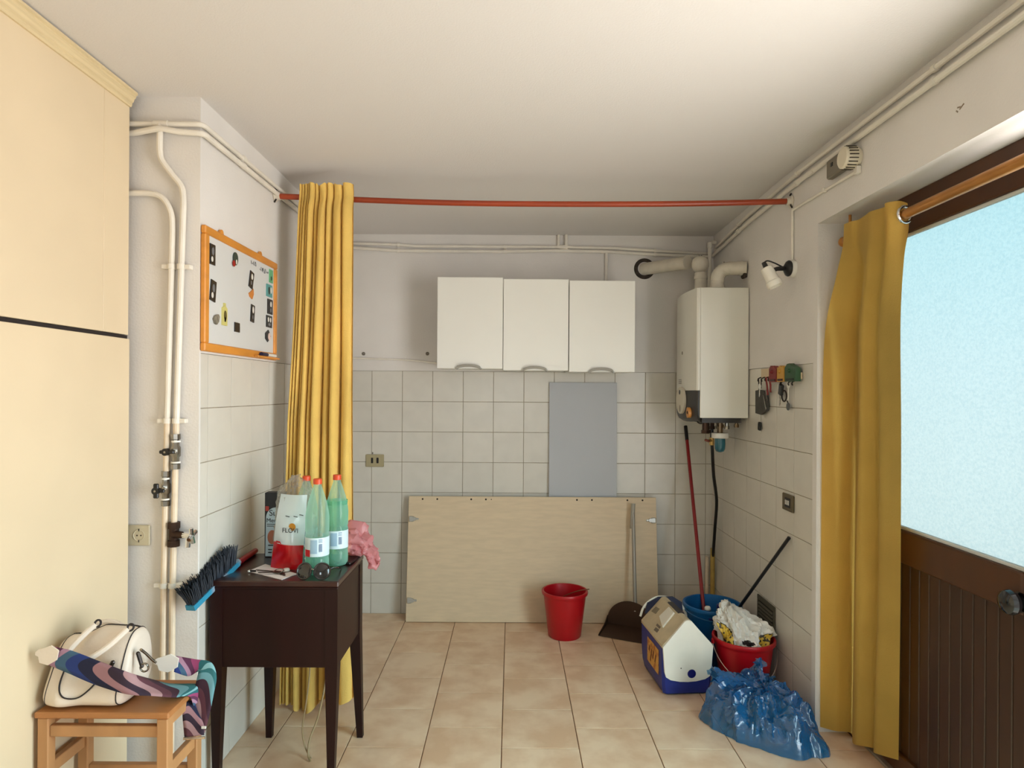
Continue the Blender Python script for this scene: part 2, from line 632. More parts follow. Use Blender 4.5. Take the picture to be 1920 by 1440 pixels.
bead_mat = M('pale_glazing_bead', (214, 216, 212), 0.4)
d = MB().box(1.457, 1.56, DY0, 2.77, 2.15, 2.2, 0.003)
d.box(1.457, 1.56, 2.71, 2.77, 0, 2.15, 0.003)
d.box(1.457, 1.56, DY0, DY0 + 0.06, 0, 2.15, 0.003)
door_frame = struct(d.build('trim_1', brown_paint), 'brown wooden frame around the glazed door')
def leaf(num, y0, y1, label):
    root = bpy.data.objects.new('door_%d' % num, None)
    COL.objects.link(root)
    root.location = (1.50, (y0 + y1) / 2, 0)
    struct(root, label)
    st = 0.075
    f = MB().box(1.49, 1.54, y0, y0 + st, 0.012, 2.15, 0.004)
    f.build('stile', brown_paint, root)
    MB().box(1.49, 1.54, y1 - st, y1, 0.012, 2.15, 0.004).build('stile', brown_paint, root)
    MB().box(1.49, 1.54, y0 + st, y1 - st, 2.075, 2.15, 0.004).build('top_rail', brown_paint, root)
    MB().box(1.485, 1.54, y0 + st, y1 - st, 0.82, 0.945, 0.006).build('middle_rail', brown_paint, root)
    MB().box(1.485, 1.54, y0 + st, y1 - st, 0.012, 0.09, 0.006).build('bottom_rail', brown_paint, root)
    p0, p1 = y0 + st, y1 - st
    MB().box(1.514, 1.519, p0, p1, 0.95, 2.07).build('pane', glass_mat, root, smooth=False)
    b_ = MB()
    for z0, z1 in ((0.945, 0.957), (2.063, 2.075)):
        b_.box(1.500, 1.514, p0, p1, z0, z1, 0.002)
    for a in (p0, p1 - 0.012):
        b_.box(1.500, 1.514, a, a + 0.012, 0.957, 2.063, 0.002)
    b_.build('glazing_bead', bead_mat, root)
    n = max(1, round((p1 - p0) / 0.0555))
    wdt = (p1 - p0) / n
    for i in range(n):
        a = p0 + i * wdt
        MB().box(1.502, 1.518, a + 0.0015, a + wdt - 0.0015, 0.085, 0.825, 0.003, 1).build('plank', brown_plank, root)
    MB().box(1.516, 1.53, p0, p1, 0.08, 0.83).build('plank_backing', brown_plank, root)
    return root
d1 = leaf(1, 1.785, 2.70, 'brown wooden door leaf with obscured glass above and vertical planks below')
h = MB()
h.lathe([(0, 0.052), (0.022, 0.050), (0.033, 0.042), (0.037, 0.030), (0.033, 0.018), (0.020, 0.012), (0.017, 0.004), (0.030, 0.002), (0.030, -0.002)], (1.486, 1.868, 0.858), 28, Matrix.Rotation(radians(-90), 3, 'Y'))
h.build('door_handle', M('glossy_black', (14, 13, 14), 0.14, coat=0.4), d1)
MB().box(1.47, 1.58, DY0 + 0.06, 2.71, -0.002, 0.011, 0.003).build('threshold', M('stone_threshold', (140, 126, 112), 0.6, var=0.1, vscale=12), d1)

# ------------------------------------------------------------------ wardrobe on the left
wd = thing('wardrobe', 'tall cream wardrobe with cornice, along the left edge', 'wardrobe', (-1.7, 1.3, 0))
WX = -1.360
MB().box(-1.98, WX - 0.026, 0.35, 2.262, 0.0, 2.44).build('body', ward_mat, wd, smooth=False)
MB().box(WX - 0.025, WX - 0.006, 0.35, 2.270, 1.644, 1.655).build('gap_strip', dark_gap, wd, smooth=False)
MB().box(WX - 0.024, WX - 0.002, 2.131, 2.270, 1.657, 2.478, 0.0015).build('filler_panel', ward_mat, wd)
MB().box(WX - 0.024, WX - 0.002, 1.25, 2.1295, 1.657, 2.478, 0.0015).build('door', ward_mat, wd)
MB().box(WX - 0.024, WX, 1.25, 2.274, 0.07, 1.643, 0.0015).build('door', ward_mat, wd)
MB().box(WX - 0.024, WX - 0.002, 0.35, 1.247, 1.657, 2.478, 0.0015).build('door', ward_mat, wd)
MB().box(WX - 0.024, WX, 0.35, 1.247, 0.07, 1.643, 0.0015).build('door', ward_mat, wd)
MB().box(-1.96, WX - 0.03, 0.37, 2.25, 0.0, 0.069).build('plinth', ward_mat, wd)
prof = [(-0.02, 2.464), (0.004, 2.464), (0.008, 2.470), (0.008, 2.477), (0.013, 2.481), (0.016, 2.490), (0.022, 2.497), (0.022, 2.503), (0.028, 2.506), (0.028, 2.514), (-0.02, 2.514)]
cm = MB().prism(prof, lambda a, b, dd: (WX + a, dd, b), 0.33, 2.268)
cm.box(-1.98, WX - 0.01, 0.33, 2.268, 2.44, 2.512)
cm.build('cornice', cornice_mat, wd, angle=20)

# ------------------------------------------------------------------ white wall cabinets
GRP_CAB = 'white wall cabinets in a row'
CABS = [(-0.455, -0.058, 0.006, 'left white wall cabinet of the three, farthest from the boiler'),
        (-0.055, 0.339, -0.003, 'middle white wall cabinet of the three above the tiles'),
        (0.344, 0.742, -0.010, 'right white wall cabinet of the three, nearest the boiler')]
for x0, x1, dz, lab in CABS:
    cb = thing('wall_cabinet', lab, 'cabinet', ((x0 + x1) / 2, 4.04, 1.595 + dz), group=GRP_CAB)
    z0, z1 = 1.597 + dz, 2.150 + dz
    MB().box(x0 + 0.003, x1 - 0.003, 3.892, YB - 0.001, z0 + 0.004, z1 - 0.004, 0.001).build('body', white_lam, cb)
    dr = MB().box(x0, x1, 3.87, 3.890, z0, z1, 0.002).build('door', white_lam, cb)
    xc = (x0 + x1) / 2 - 0.005
    hd = MB()
    pts = []
    for i in range(17):
        a = pi * i / 16
        pts.append((xc - 0.072 * cos(a), 3.858 - 0.012 * sin(a), z0 - 0.002 + 0.021 * sin(a)))
    def strip(u, v, pts=pts):
        i = min(15, int(u * 16))
        p = V(pts[i]).lerp(V(pts[i + 1]), u * 16 - i)
        an = v * 2 * pi
        return p + V((0, 0.011 * cos(an), 0.0085 * sin(an)))
    hd.grid(strip, 33, 8, closed_v=True)
    hd.box(xc - 0.078, xc - 0.066, 3.852, 3.870, z0 - 0.006, z0 + 0.004, 0.002)
    hd.box(xc + 0.066, xc + 0.078, 3.852, 3.870, z0 - 0.006, z0 + 0.004, 0.002)
    hd.build('handle', metal, dr)

# ------------------------------------------------------------------ panels leaning on the back wall
ply = M('birch_board', (212, 190, 158), 0.55, var=0.045, vscale=9, stretch=(1, 1, 6), bump=0.03, bscale=60, detail=6)
def lean(yb, zt, yt):
    a = math.atan2(yt - yb, zt)
    return Matrix.Translation((0, yb, 0)) @ Matrix.Rotation(-a, 4, 'X')
bd = thing('board', 'large pale wooden board lying on edge against the tiles', 'board', (0.135, 4.06, 0))
LB = lean(4.052, 0.785, 4.150)
def lm(mb_fn, name, mat, parent, L):
    o = mb_fn.bm
    for v in o.verts:
        v.co = L @ v.co
    return mb_fn.build(name, mat, parent)
lm(MB().box(-0.665, 0.938, 0, 0.018, 0.003, 0.790, 0.002), 'panel', ply, bd, LB)
hole = M('screw_hole', (40, 30, 24), 0.9)
for x in (-0.575, -0.48, -0.26, -0.165, -0.13, 0.425, 0.522, 0.752, 0.85):
    r = 0.0035 if x == -0.13 else 0.006
    m_ = MB()
    m_.cyl((x, -0.0008, 0.772), (x, 0.004, 0.772), r, seg=10)
    lm(m_, 'screw_hole', hole, bd, LB)
for x, z, sgn in ((-0.660, 0.645, 1), (0.933, 0.645, -1), (-0.660, 0.135, 1)):
    m_ = MB()
    m_.box(min(x, x + sgn * 0.03), max(x, x + sgn * 0.03), -0.010, 0.001, z - 0.018, z + 0.018, 0.004)
    m_.lathe([(0.0, 0.008), (0.012, 0.008), (0.013, 0.0), (0.013, -0.002)], (x + sgn * 0.034, -0.002, z), 14, Matrix.Rotation(radians(90), 3, 'X'))
    m_.box(min(x + sgn * 0.04, x + sgn * 0.062), max(x + sgn * 0.04, x + sgn * 0.062), -0.006, 0.001, z - 0.006, z + 0.006, 0.002)
    lm(m_, 'cabinet_hinge', metal, bd, LB)
gp = MB().box(0.245, 0.688, 0, 0.016, 0.003, 1.528, 0.0015)
for v in gp.bm.verts:
    v.co = lean(4.173, 1.53, 4.194) @ v.co
tag(gp.build('panel', M('grey_laminate', (176, 178, 182), 0.45, var=0.015, vscale=3)), 'tall narrow grey panel standing upright behind the wooden board', 'panel')

# ------------------------------------------------------------------ whiteboard with magnets (left wall)
orange_wood = M('orange_wood', (210, 138, 54), 0.45, var=0.12, vscale=14, stretch=(1, 0.3, 1))
white_board = M('whiteboard_enamel', (214, 216, 216), 0.25, var=0.01, vscale=4)
wb = thing('whiteboard', 'small whiteboard in an orange wooden frame on the left wall', 'whiteboard', (XL, 2.66, 1.6))
BX = XL + 0.012
MB().box(XL + 0.002, BX, 2.325, 3.01, 1.62, 2.05).build('writing_surface', white_board, wb, smooth=False)
y0, y1, z0, z1, fw = 2.312, 3.022, 1.605, 2.062, 0.030
for a in ((y0, y1, z0, z0 + fw * 1.05), (y0, y1, z1 - fw, z1), (y0, y0 + fw * 1.1, z0 + fw, z1 - fw), (y1 - fw, y1, z0 + fw, z1 - fw)):
    MB().box(XL + 0.001, XL + 0.020, *a, 0.004).build('frame_bar', orange_wood, wb)
MB().box(XL + 0.020, XL + 0.040, 2.75, 3.005, z0 + 0.002, z0 + 0.010, 0.002).build('pen_tray', orange_wood, wb)
for yy in (2.46, 2.84):
    m_ = MB()
    m_.prism([(0.016 * cos(a) if a <= pi else 0, 0.020 * sin(a)) for a in [pi * i / 10 for i in range(11)]], lambda a, b, dd, yy=yy: (dd, yy + a, z1 - 0.002 + b), XL + 0.004, XL + 0.012)
    m_.build('hanging_tab', orange_wood, wb)
pen_ink = M('marker_ink', (40, 46, 52), 0.6)
rnd = random.Random(3)
for k, (yc, n) in enumerate(((2.765, 5), (2.88, 9))):
    for i in range(n):
        yb = yc + (i - n / 2) * 0.0115
        pts = [(BX + 0.0006, yb + rnd.uniform(-.004, .004), 2.012 - k * 0.012 + rnd.uniform(-.010, .010)) for _ in range(4)]
        stroke = MB()
        stroke.tube(spline(pts, 4), 0.0011, 4)
        stroke.build('handwriting_stroke', pen_ink, wb)

gl_black = M('black_print', (26, 26, 30), 0.3)
gl_white = M('white_print', (225, 222, 214), 0.4)
def magnet(y, z, w, h, rot, label, shape='rect', mat=gl_black, spots=(), t=0.004):
    o = thing('fridge_magnet', label, 'magnet', (BX, y, z), group='magnets on the whiteboard')
    R = Matrix.Rotation(radians(rot), 2)
    if shape == 'rect':
        poly = [(-w / 2, -h / 2), (w / 2, -h / 2), (w / 2, h / 2), (-w / 2, h / 2)]
    elif shape == 'oval':
        poly = [(w / 2 * cos(2 * pi * i / 18), h / 2 * sin(2 * pi * i / 18)) for i in range(18)]
    elif shape == 'bottle':
        poly = [(-w / 2, -h / 2), (w / 2, -h / 2), (w / 2, h * .28), (w * .16, h * .36), (w * .16, h * .5), (-w * .16, h * .5), (-w * .16, h * .36), (-w / 2, h * .28)]
    elif shape == 'stone':
        poly = [(-w * .5, h * .3), (-w * .35, -h * .2), (-w * .05, -h * .5), (w * .3, -h * .42), (w * .5, -h * .05), (w * .3, h * .3), (0, h * .42), (-w * .3, h * .5)]
    elif shape == 'shell':
        poly = [(-w * .4, h * .5), (-w * .5, h * .0), (-w * .2, -h * .5), (w * .3, -h * .35), (w * .5, -h * .05), (w * .1, h * .15)]
    elif shape == 'house':
        poly = [(-w * .45, 0), (0, h * .5), (w * .5, h * .2), (w * .5, -h * .25), (w * .1, -h * .5)]
    rp = [R @ V(p) for p in poly]
    b = MB().prism([(p.x, p.y) for p in rp], lambda a, b_, dd: (dd, -a, b_), 0.0, t)
    b.build('body', mat, o, smooth=False, local=True)
    for sy, sz, sw, sh, sm in spots:
        c_ = R @ V((sy, sz))
        q = MB().prism([(c_.x + sw / 2 * cos(2 * pi * i / 12), c_.y + sh / 2 * sin(2 * pi * i / 12)) for i in range(12)], lambda a, b_, dd: (dd, -a, b_), t, t + 0.0008)
        q.build('picture', sm, o, smooth=False, local=True)
    return o
grey_pic = M('grey_print', (110, 112, 116), 0.4)
red_pl = M('red_magnet', (150, 20, 24), 0.4)
dkgreen = M('dark_green_magnet', (44, 60, 54), 0.5)
magnet(2.378, 1.967, 0.040, 0.076, 0, 'black picture magnet at the top left corner of the whiteboard', spots=((0, .012, .02, .03, grey_pic), (.006, -.018, .016, .02, gl_white)))
magnet(2.384, 1.833, 0.042, 0.078, 8, 'black picture magnet at the left edge of the whiteboard, below another', spots=((0, .010, .02, .03, grey_pic), (.006, -.018, .016, .022, gl_white)))
magnet(2.575, 1.992, 0.045, 0.052, 0, 'dark green round magnet with a red ball, top middle of the whiteboard', 'oval', dkgreen, spots=((.018, -.022, .026, .026, red_pl), (-.006, -.012, .012, .02, gl_white)))
magnet(2.733, 1.935, 0.038, 0.072, 14, 'tilted black picture magnet above the orange one on the whiteboard', spots=((0, .014, .018, .026, gl_white), (.002, -.014, .012, .018, grey_pic)))
magnet(2.732, 1.877, 0.050, 0.046, 0, 'small orange shell shaped magnet on the whiteboard', 'shell', M('orange_magnet', (206, 130, 60), 0.5))
magnet(2.748, 1.793, 0.036, 0.074, 6, 'upright black picture magnet below the orange one on the whiteboard', spots=((0, .016, .016, .03, gl_white), (.0, -.016, .012, .02, grey_pic)))
magnet(2.478, 1.757, 0.040, 0.086, 0, 'yellow bottle shaped magnet on the whiteboard', 'bottle', M('yellow_magnet', (205, 196, 120), 0.5), spots=((0, -.005, .024, .04, M('olive_print', (90, 80, 40), 0.5)), (0, -.02, .014, .02, gl_black)), t=0.006)
magnet(2.408, 1.730, 0.048, 0.040, 0, 'grey stone shaped magnet on the whiteboard, beside the yellow bottle one', 'stone', M('stone_magnet', (128, 120, 104), 0.7, var=0.3, vscale=60), t=0.007)
magnet(2.594, 1.718, 0.046, 0.038, 0, 'plain black rectangular magnet low on the whiteboard', 'rect', gl_black)
magnet(2.955, 1.990, 0.040, 0.060, 0, 'green magnet in the upper right corner of the whiteboard', 'rect', M('green_magnet', (96, 170, 120), 0.4), spots=((0, -.01, .016, .02, dkgreen),))
magnet(2.935, 1.920, 0.066, 0.056, 0, 'teal picture magnet at the right edge of the whiteboard', 'rect', M('teal_magnet', (84, 150, 150), 0.4), spots=((.006, 0, .022, .036, dkgreen), (-.016, .004, .016, .03, gl_white)))
magnet(2.945, 1.848, 0.058, 0.068, 0, 'black magnet with a white figure at the right edge of the whiteboard', spots=((-.006, .012, .018, .026, gl_white), (-.004, -.016, .02, .02, grey_pic)))
magnet(2.935, 1.779, 0.064, 0.054, 0, 'black and white magnet at the right edge of the whiteboard, second from below', spots=((.014, .008, .016, .022, gl_white), (-.012, .008, .016, .022, gl_white), (0, -.014, .03, .014, grey_pic)))
magnet(2.925, 1.712, 0.066, 0.056, 0, 'white and black house shaped magnet low at the right of the whiteboard', 'house', gl_black, spots=((-.008, -.002, .03, .034, M('pinkish_print', (222, 196, 188), 0.5)),))
mk = thing('marker_pen', 'white marker pen with dark blue cap on the whiteboard tray', 'pen', (XL + 0.032, 2.87, z0 + 0.018))
MB().cyl((XL + 0.032, 2.865, z0 + 0.018), (XL + 0.032, 2.965, z0 + 0.018), 0.0075, seg=12).build('barrel', gl_white, mk)
MB().cyl((XL + 0.032, 2.80, z0 + 0.018), (XL + 0.032, 2.866, z0 + 0.018), 0.0082, seg=12).build('cap', M('navy_plastic', (24, 26, 62), 0.4), mk)

# ------------------------------------------------------------------ water and heating pipes
def clip(mb, c, ax, w=0.03):
    """small wall bracket around a pipe: c centre, ax direction of the pipe"""
    ax = V(ax).normalized()
    c = V(c)
    mb.tube([c - ax * 0.008, c + ax * 0.008], 0.014, 10)
def pipe(name, label, pts, r, mat, clips=(), n=5, smooth_path=False, fittings=(), cat='pipe', group=None):
    t = thing(name, label, cat, pts[0], group=group)
    MB().tube(spline(pts, n) if smooth_path else pts, r, 10).build('pipe_run', mat, t)
    for c_, ax in clips:
        m_ = MB()
        clip(m_, c_, ax)
        m_.build('clip', white_pipe, t)
    for c_, ax, rr, ll in fittings:
        ax = V(ax).normalized()
        MB().tube([V(c_) - ax * ll / 2, V(c_) + ax * ll / 2], rr, 10).build('fitting', white_pipe, t)
    return t
def bend(p0, p1, p2, r, n=6):
    """polyline corner p0-p1-p2 rounded with radius r"""
    p0, p1, p2 = V(p0), V(p1), V(p2)
    a, b = p1 + (p0 - p1).normalized() * r, p1 + (p2 - p1).normalized() * r
    return [(1 - t) ** 2 * a + 2 * t * (1 - t) * p1 + t * t * b for t in [i / n for i in range(n + 1)]]
PY, PX = YF - 0.018, XL + 0.016
u = [V((-1.9, PY, 2.415))] + bend((-1.9, PY, 2.415), (PX, PY, 2.415), (PX, 4.1, 2.43), 0.025) + bend((PX, PY, 2.415), (PX, 4.192, 2.432), (0, 4.192, 2.425), 0.04)
u += [V((-0.75, 4.192, 2.423)), V((-0.634, 4.192, 2.414)), V((0.30, 4.192, 2.415)), V((0.672, 4.192, 2.409)), V((0.973, 4.192, 2.391)), V((1.16, 4.192, 2.382)), V((1.30, 4.192, 2.378))]
pipe('heating_pipe', 'upper white pipe running from the pier along left and back walls', u, 0.0095, white_pipe,
     clips=[((PX, 2.64, 2.418), (0, 1, 0)), ((-0.75, 4.192, 2.423), (1, 0, 0)), ((-0.05, 4.192, 2.414), (1, 0, 0)), ((0.93, 4.192, 2.394), (1, 0, 0))],
     fittings=[((-1.262, PY, 2.415), (1, 0, 0), 0.0125, 0.05), ((0.325, 4.192, 2.415), (1, 0, 0), 0.012, 0.05)])
l_ = [V((-1.9, PY, 2.380)), V((-1.36, PY, 2.382)), V((-1.29, PY - 0.012, 2.390)), V((-1.255, PY - 0.020, 2.392)), V((-1.2, PY - 0.006, 2.386))] + bend((-1.2, PY, 2.384), (PX + 0.002, PY, 2.383), (PX, 4.1, 2.40), 0.025)
l_ += bend((PX, PY, 2.384), (PX, 4.192, 2.404), (0, 4.192, 2.39), 0.04) + [V((-0.75, 4.192, 2.384)), V((-0.09, 4.192, 2.382)), V((0.28, 4.192, 2.390)), V((0.62, 4.192, 2.386)), V((0.973, 4.192, 2.367)), V((1.25, 4.192, 2.358))]
l_ += bend((1.25, 4.192, 2.358), (1.302, 4.185, 2.357), (1.302, 3.9, 2.38), 0.03) + [V((1.302, 3.55, 2.410)), V((1.302, 2.9, 2.432)), V((1.302, 0.2, 2.436))]
pipe('heating_pipe', 'lower white pipe running around pier, back wall and right wall', l_, 0.0105, white_pipe,
     clips=[((PX, 2.64, 2.389), (0, 1, 0)), ((-0.75, 4.192, 2.384), (1, 0, 0)), ((-0.05, 4.192, 2.383), (1, 0, 0)), ((0.93, 4.192, 2.370), (1, 0, 0)), ((1.302, 2.94, 2.431), (0, 1, 0)), ((1.302, 1.98, 2.434), (0, 1, 0)), ((1.302, 3.70, 2.40), (0, 1, 0))],
     fittings=[((0.34, 4.192, 2.39), (1, 0, 0), 0.013, 0.06), ((0.60, 4.192, 2.386), (1, 0, 0), 0.0125, 0.05), ((1.302, 2.80, 2.432), (0, 1, 0), 0.0125, 0.06)])
pipe('heating_pipe', 'upper white pipe tight under the ceiling along the right wall', [(1.304, 4.10, 2.40), (1.304, 3.6, 2.448), (1.304, 2.9, 2.474), (1.304, 0.2, 2.476)], 0.0095, white_pipe,
     clips=[((1.304, 2.94, 2.472), (0, 1, 0)), ((1.304, 1.98, 2.475), (0, 1, 0)), ((1.304, 3.70, 2.44), (0, 1, 0))])
pipe('pipe_riser', 'short white pipe rising to the ceiling above the cabinets, left of a pair', [(0.299, 4.194, 2.41), (0.299, 4.194, 2.495)], 0.009, white_pipe, group='pair of short pipes above the cabinets')
pipe('pipe_riser', 'short white pipe rising to the ceiling above the cabinets, right of a pair', [(0.349, 4.192, 2.40), (0.349, 4.192, 2.495)], 0.0105, white_pipe, group='pair of short pipes above the cabinets')
pipe('pipe_drop', 'white pipe dropping behind the right wall cabinet', [(0.613, 4.194, 2.386), (0.613, 4.194, 2.10)], 0.0095, white_pipe)
pipe('pipe_riser', 'short white elbow pipe in the corner above the boiler', [(1.262, 4.10, 2.12), (1.262, 4.10, 2.395)] + bend((1.262, 4.10, 2.35), (1.262, 4.10, 2.43), (1.30, 4.10, 2.43), 0.02) + [(1.302, 4.10, 2.428)], 0.0115, white_pipe, fittings=[((1.262, 4.10, 2.41), (0, 0, 1), 0.015, 0.035)])
pipe('cable_conduit', 'thin white conduit on the back wall beside the left cabinet', [(-1.10, 4.202, 1.682), (-0.95, 4.202, 1.676), (-0.70, 4.202, 1.669), (-0.47, 4.202, 1.648)], 0.006, white_pipe, cat='conduit', smooth_path=True)
for x, z, lab in ((-0.558, 1.712, 'small grey wall plug left of the cabinets'), (-0.978, 1.709, 'small grey wall plug beside the hanging curtain')):
    tag(MB().lathe([(0, 0.010), (0.008, 0.008), (0.012, 0.0), (0.012, -0.002)], (x, YB - 0.0005, z), 12, Matrix.Rotation(radians(90), 3, 'X')).build('wall_plug', M('grey_plug', (120, 112, 100), 0.7)), lab, 'wall plug')

# two risers on the pier, with valves
brass = M('dull_brass', (118, 100, 78), 0.35, metal=0.9, var=0.2, vscale=40)
dark_brass = M('dark_bronze', (62, 44, 34), 0.45, metal=0.7, var=0.2, vscale=40)
steel = M('nickel', (150, 146, 138), 0.25, metal=1.0)
ptfe = M('white_seal', (232, 228, 220), 0.6)
def riser(label, top, mid):
    t = thing('water_riser', label, 'pipe', (mid[0][0], PY, 0), group='risers on the pier')
    MB().tube(top, 0.0105, 10).build('upper_run', white_pipe, t)
    MB().tube(mid, 0.0105, 10).build('lower_run', cream_pipe, t)
    return t
tA = [V((-1.265, PY - 0.002, 2.415)), V((-1.265, PY - 0.004, 2.34))] + spline([(-1.265, PY - 0.004, 2.32), (-1.258, PY - 0.003, 2.285), (-1.222, PY, 2.235), (-1.188, PY, 2.19), (-1.181, PY, 2.14), (-1.182, PY, 2.08)], 5) + [V((-1.201, PY, 1.35))]
rA = riser('right water riser on the pier, with black lever valve and chrome tap', tA, [(-1.201, PY, 1.35), (-1.211, PY, 0.76), (-1.214, PY, 0.0)])
tB = spline([(-1.6, PY, 2.168), (-1.38, PY, 2.167), (-1.30, PY, 2.166), (-1.255, PY, 2.150), (-1.226, PY, 2.10), (-1.220, PY, 2.04), (-1.221, PY, 1.95)], 5) + [V((-1.234, PY, 1.35))]
rB = riser('left water riser on the pier, with black lever valve', tB, [(-1.234, PY, 1.35), (-1.243, PY, 0.76), (-1.246, PY, 0.0)])
for rt, xs in ((rA, (-1.187, -1.201, -1.211)), (rB, (-1.2225, -1.234, -1.243))):
    for x, z in zip(xs, (1.904, 1.352, 0.763)):
        m_ = MB().tube([(x, PY, z - 0.009), (x, PY, z + 0.009)], 0.0145, 12)
        m_.box(x + (0.010 if rt is rA else -0.034), x + (0.034 if rt is rA else -0.010), PY - 0.006, YF - 0.0005, z - 0.008, z + 0.008, 0.002)
        m_.build('clip', white_pipe, rt)
def valve(rt, x, z0, z1, hx, hz, horiz):
    m_ = MB()
    H_ = z1 - z0
    m_.lathe([(0, 0), (0.016, 0), (0.016, 0.018), (0.0125, 0.020), (0.0125, H_ * .33), (0.017, H_ * .38), (0.017, H_ * .62), (0.0125, H_ * .67), (0.0125, H_ - 0.020), (0.016, H_ - 0.018), (0.016, H_), (0, H_)], (x, PY, z0), 8)
    m_.cyl((x, PY, z0 + H_ / 2), (x, PY - 0.022, z0 + H_ / 2), 0.008, seg=10)
    m_.build('valve_body', steel, rt)
    for z in (z0 + 0.024, z1 - 0.026):
        MB().cyl((x, PY, z - 0.003), (x, PY, z + 0.003), 0.0155, seg=16).build('seal_ring', ptfe, rt)
    k = MB()
    k.cyl((hx, PY - 0.018, hz), (hx, PY - 0.034, hz), 0.013, seg=14)
    if horiz:
        k.box(hx - 0.022, hx + 0.03, PY - 0.033, PY - 0.022, hz - 0.006, hz + 0.006, 0.003)
    else:
        k.box(hx - 0.008, hx + 0.010, PY - 0.033, PY - 0.022, hz - 0.026, hz + 0.026, 0.003)
        k.box(hx, hx + 0.03, PY - 0.03, PY - 0.022, hz - 0.006, hz + 0.006, 0.002)
    k.build('valve_lever', black_pl, rt)
    MB().cyl((hx, PY - 0.033, hz), (hx, PY - 0.036, hz), 0.004, seg=10).build('lever_screw', steel, rt)
valve(rA, -1.2025, 1.180, 1.305, -1.224, 1.243, True)
valve(rB, -1.238, 1.048, 1.172, -1.258, 1.105, False)
m_ = MB().tube([(-1.207, PY, 0.985), (-1.2085, PY, 0.908)], 0.0165, 10)
m_.tube([(-1.207, PY, 0.99), (-1.207, PY, 0.968)], 0.021, 8)
m_.tube([(-1.208, PY, 0.925), (-1.208, PY, 0.903)], 0.021, 8)
m_.tube([(-1.208, PY - 0.004, 0.947), (-1.150, PY - 0.018, 0.947)], [0.015, 0.011], 10)
m_.build('tee_fitting', dark_brass, rA)
m_ = MB().tube([(-1.165, PY - 0.015, 0.947), (-1.135, PY - 0.021, 0.947)], 0.012, 8)
for a in range(4):
    ca, sa = cos(a * pi / 2 + .35), sin(a * pi / 2 + .35)
    m_.tube([(-1.133, PY - 0.022, 0.947), (-1.131 , PY - 0.022 + 0.026 * ca, 0.947 + 0.030 * sa)], [0.008, 0.0075], 8)
m_.tube([(-1.145, PY - 0.018, 0.947), (-1.148, PY - 0.020, 0.905)], [0.010, 0.009], 8)
m_.build('tap_handle', chrome, rA)

# ------------------------------------------------------------------ sockets
sock_col = M('beige_socket_plate', (196, 184, 156), 0.45)
s1 = thing('wall_socket', 'beige socket plate with a round outlet on the pier', 'socket', (-1.342, YF, 0.94))
MB().box(-1.386, -1.300, YF - 0.009, YF - 0.0005, 0.902, 0.976, 0.003).build('plate', sock_col, s1)
MB().lathe([(0, -0.004), (0.017, -0.004), (0.019, 0.002), (0.021, 0.002), (0.021, -0.002)], (-1.338, YF - 0.009, 0.939), 20, Matrix.Rotation(radians(90), 3, 'X')).build('outlet', M('pale_outlet', (206, 196, 172), 0.4), s1)
for dx in (-0.007, 0.007):
    MB().cyl((-1.338 + dx, YF - 0.0095, 0.939), (-1.338 + dx, YF - 0.007, 0.939), 0.0028, seg=8).build('pin_hole', black_pl, s1)
for dz in (-0.020, 0.020):
    MB().box(-1.3395, -1.3365, YF - 0.0115, YF - 0.008, 0.939 + dz - 0.004, 0.939 + dz + 0.004).build('earth_contact', black_pl, s1)
s2 = thing('wall_socket', 'beige double switch plate on the back wall right of the hanging curtain', 'socket', (-0.900, YB, 1.005))
yb = YB + 0.002
MB().box(-0.958, -0.839, yb - 0.010, yb - 0.0005, 0.966, 1.047, 0.003).build('plate', M('olive_socket_plate', (168, 156, 122), 0.5), s2)
for dx in (-0.018, 0.018):
    MB().box(-0.898 + dx - 0.007, -0.898 + dx + 0.007, yb - 0.0125, yb - 0.009, 0.990, 1.026, 0.002).build('slot', black_pl, s2)
MB().cyl((-0.913, yb - 0.004, 1.049), (-0.913, yb - 0.004, 1.062), 0.0025, seg=6).build('wire_end', black_pl, s2)
s3 = thing('wall_socket', 'brown socket plate on the tiled right wall above the black stick', 'socket', (XR, 3.04, 0.95))
xs = XR + 0.002
MB().box(xs - 0.010, xs - 0.0005, 2.985, 3.102, 0.905, 0.985, 0.003).build('plate', M('brown_socket_plate', (92, 80, 56), 0.45), s3)
MB().box(xs - 0.0125, xs - 0.009, 3.010, 3.070, 0.922, 0.968, 0.002).build('insert', black_pl, s3)
for i, dy in enumerate((0, 0.016, 0.032)):
    MB().box(xs - 0.014, xs - 0.012, 3.020 + dy, 3.028 + dy, 0.935, 0.957).build('contact', gl_white, s3)

# ------------------------------------------------------------------ ventilation grille low on the right wall
vg = thing('vent_grille', 'dark slatted vent grille low on the right wall behind the buckets', 'vent', (XR, 3.3, 0.2))
vm = M('dark_vent', (74, 70, 56), 0.5)
MB().box(xs - 0.004, xs - 0.0005, 3.195, 3.405, 0.205, 0.392).build('back_plate', M('vent_back', (44, 42, 36), 0.8), vg)
for a in ((3.19, 3.41, 0.200, 0.216), (3.19, 3.41, 0.372, 0.397), (3.19, 3.206, 0.216, 0.372), (3.394, 3.41, 0.216, 0.372)):
    MB().box(xs - 0.010, xs - 0.001, *a, 0.002).build('frame_bar', vm, vg)
for i in range(8):
    z = 0.226 + i * 0.0185
    MB().obox((xs - 0.0065, 3.30, z), (0.008, 0.186, 0.010), Matrix.Rotation(radians(30), 3, 'Y')).build('slat', vm, vg)

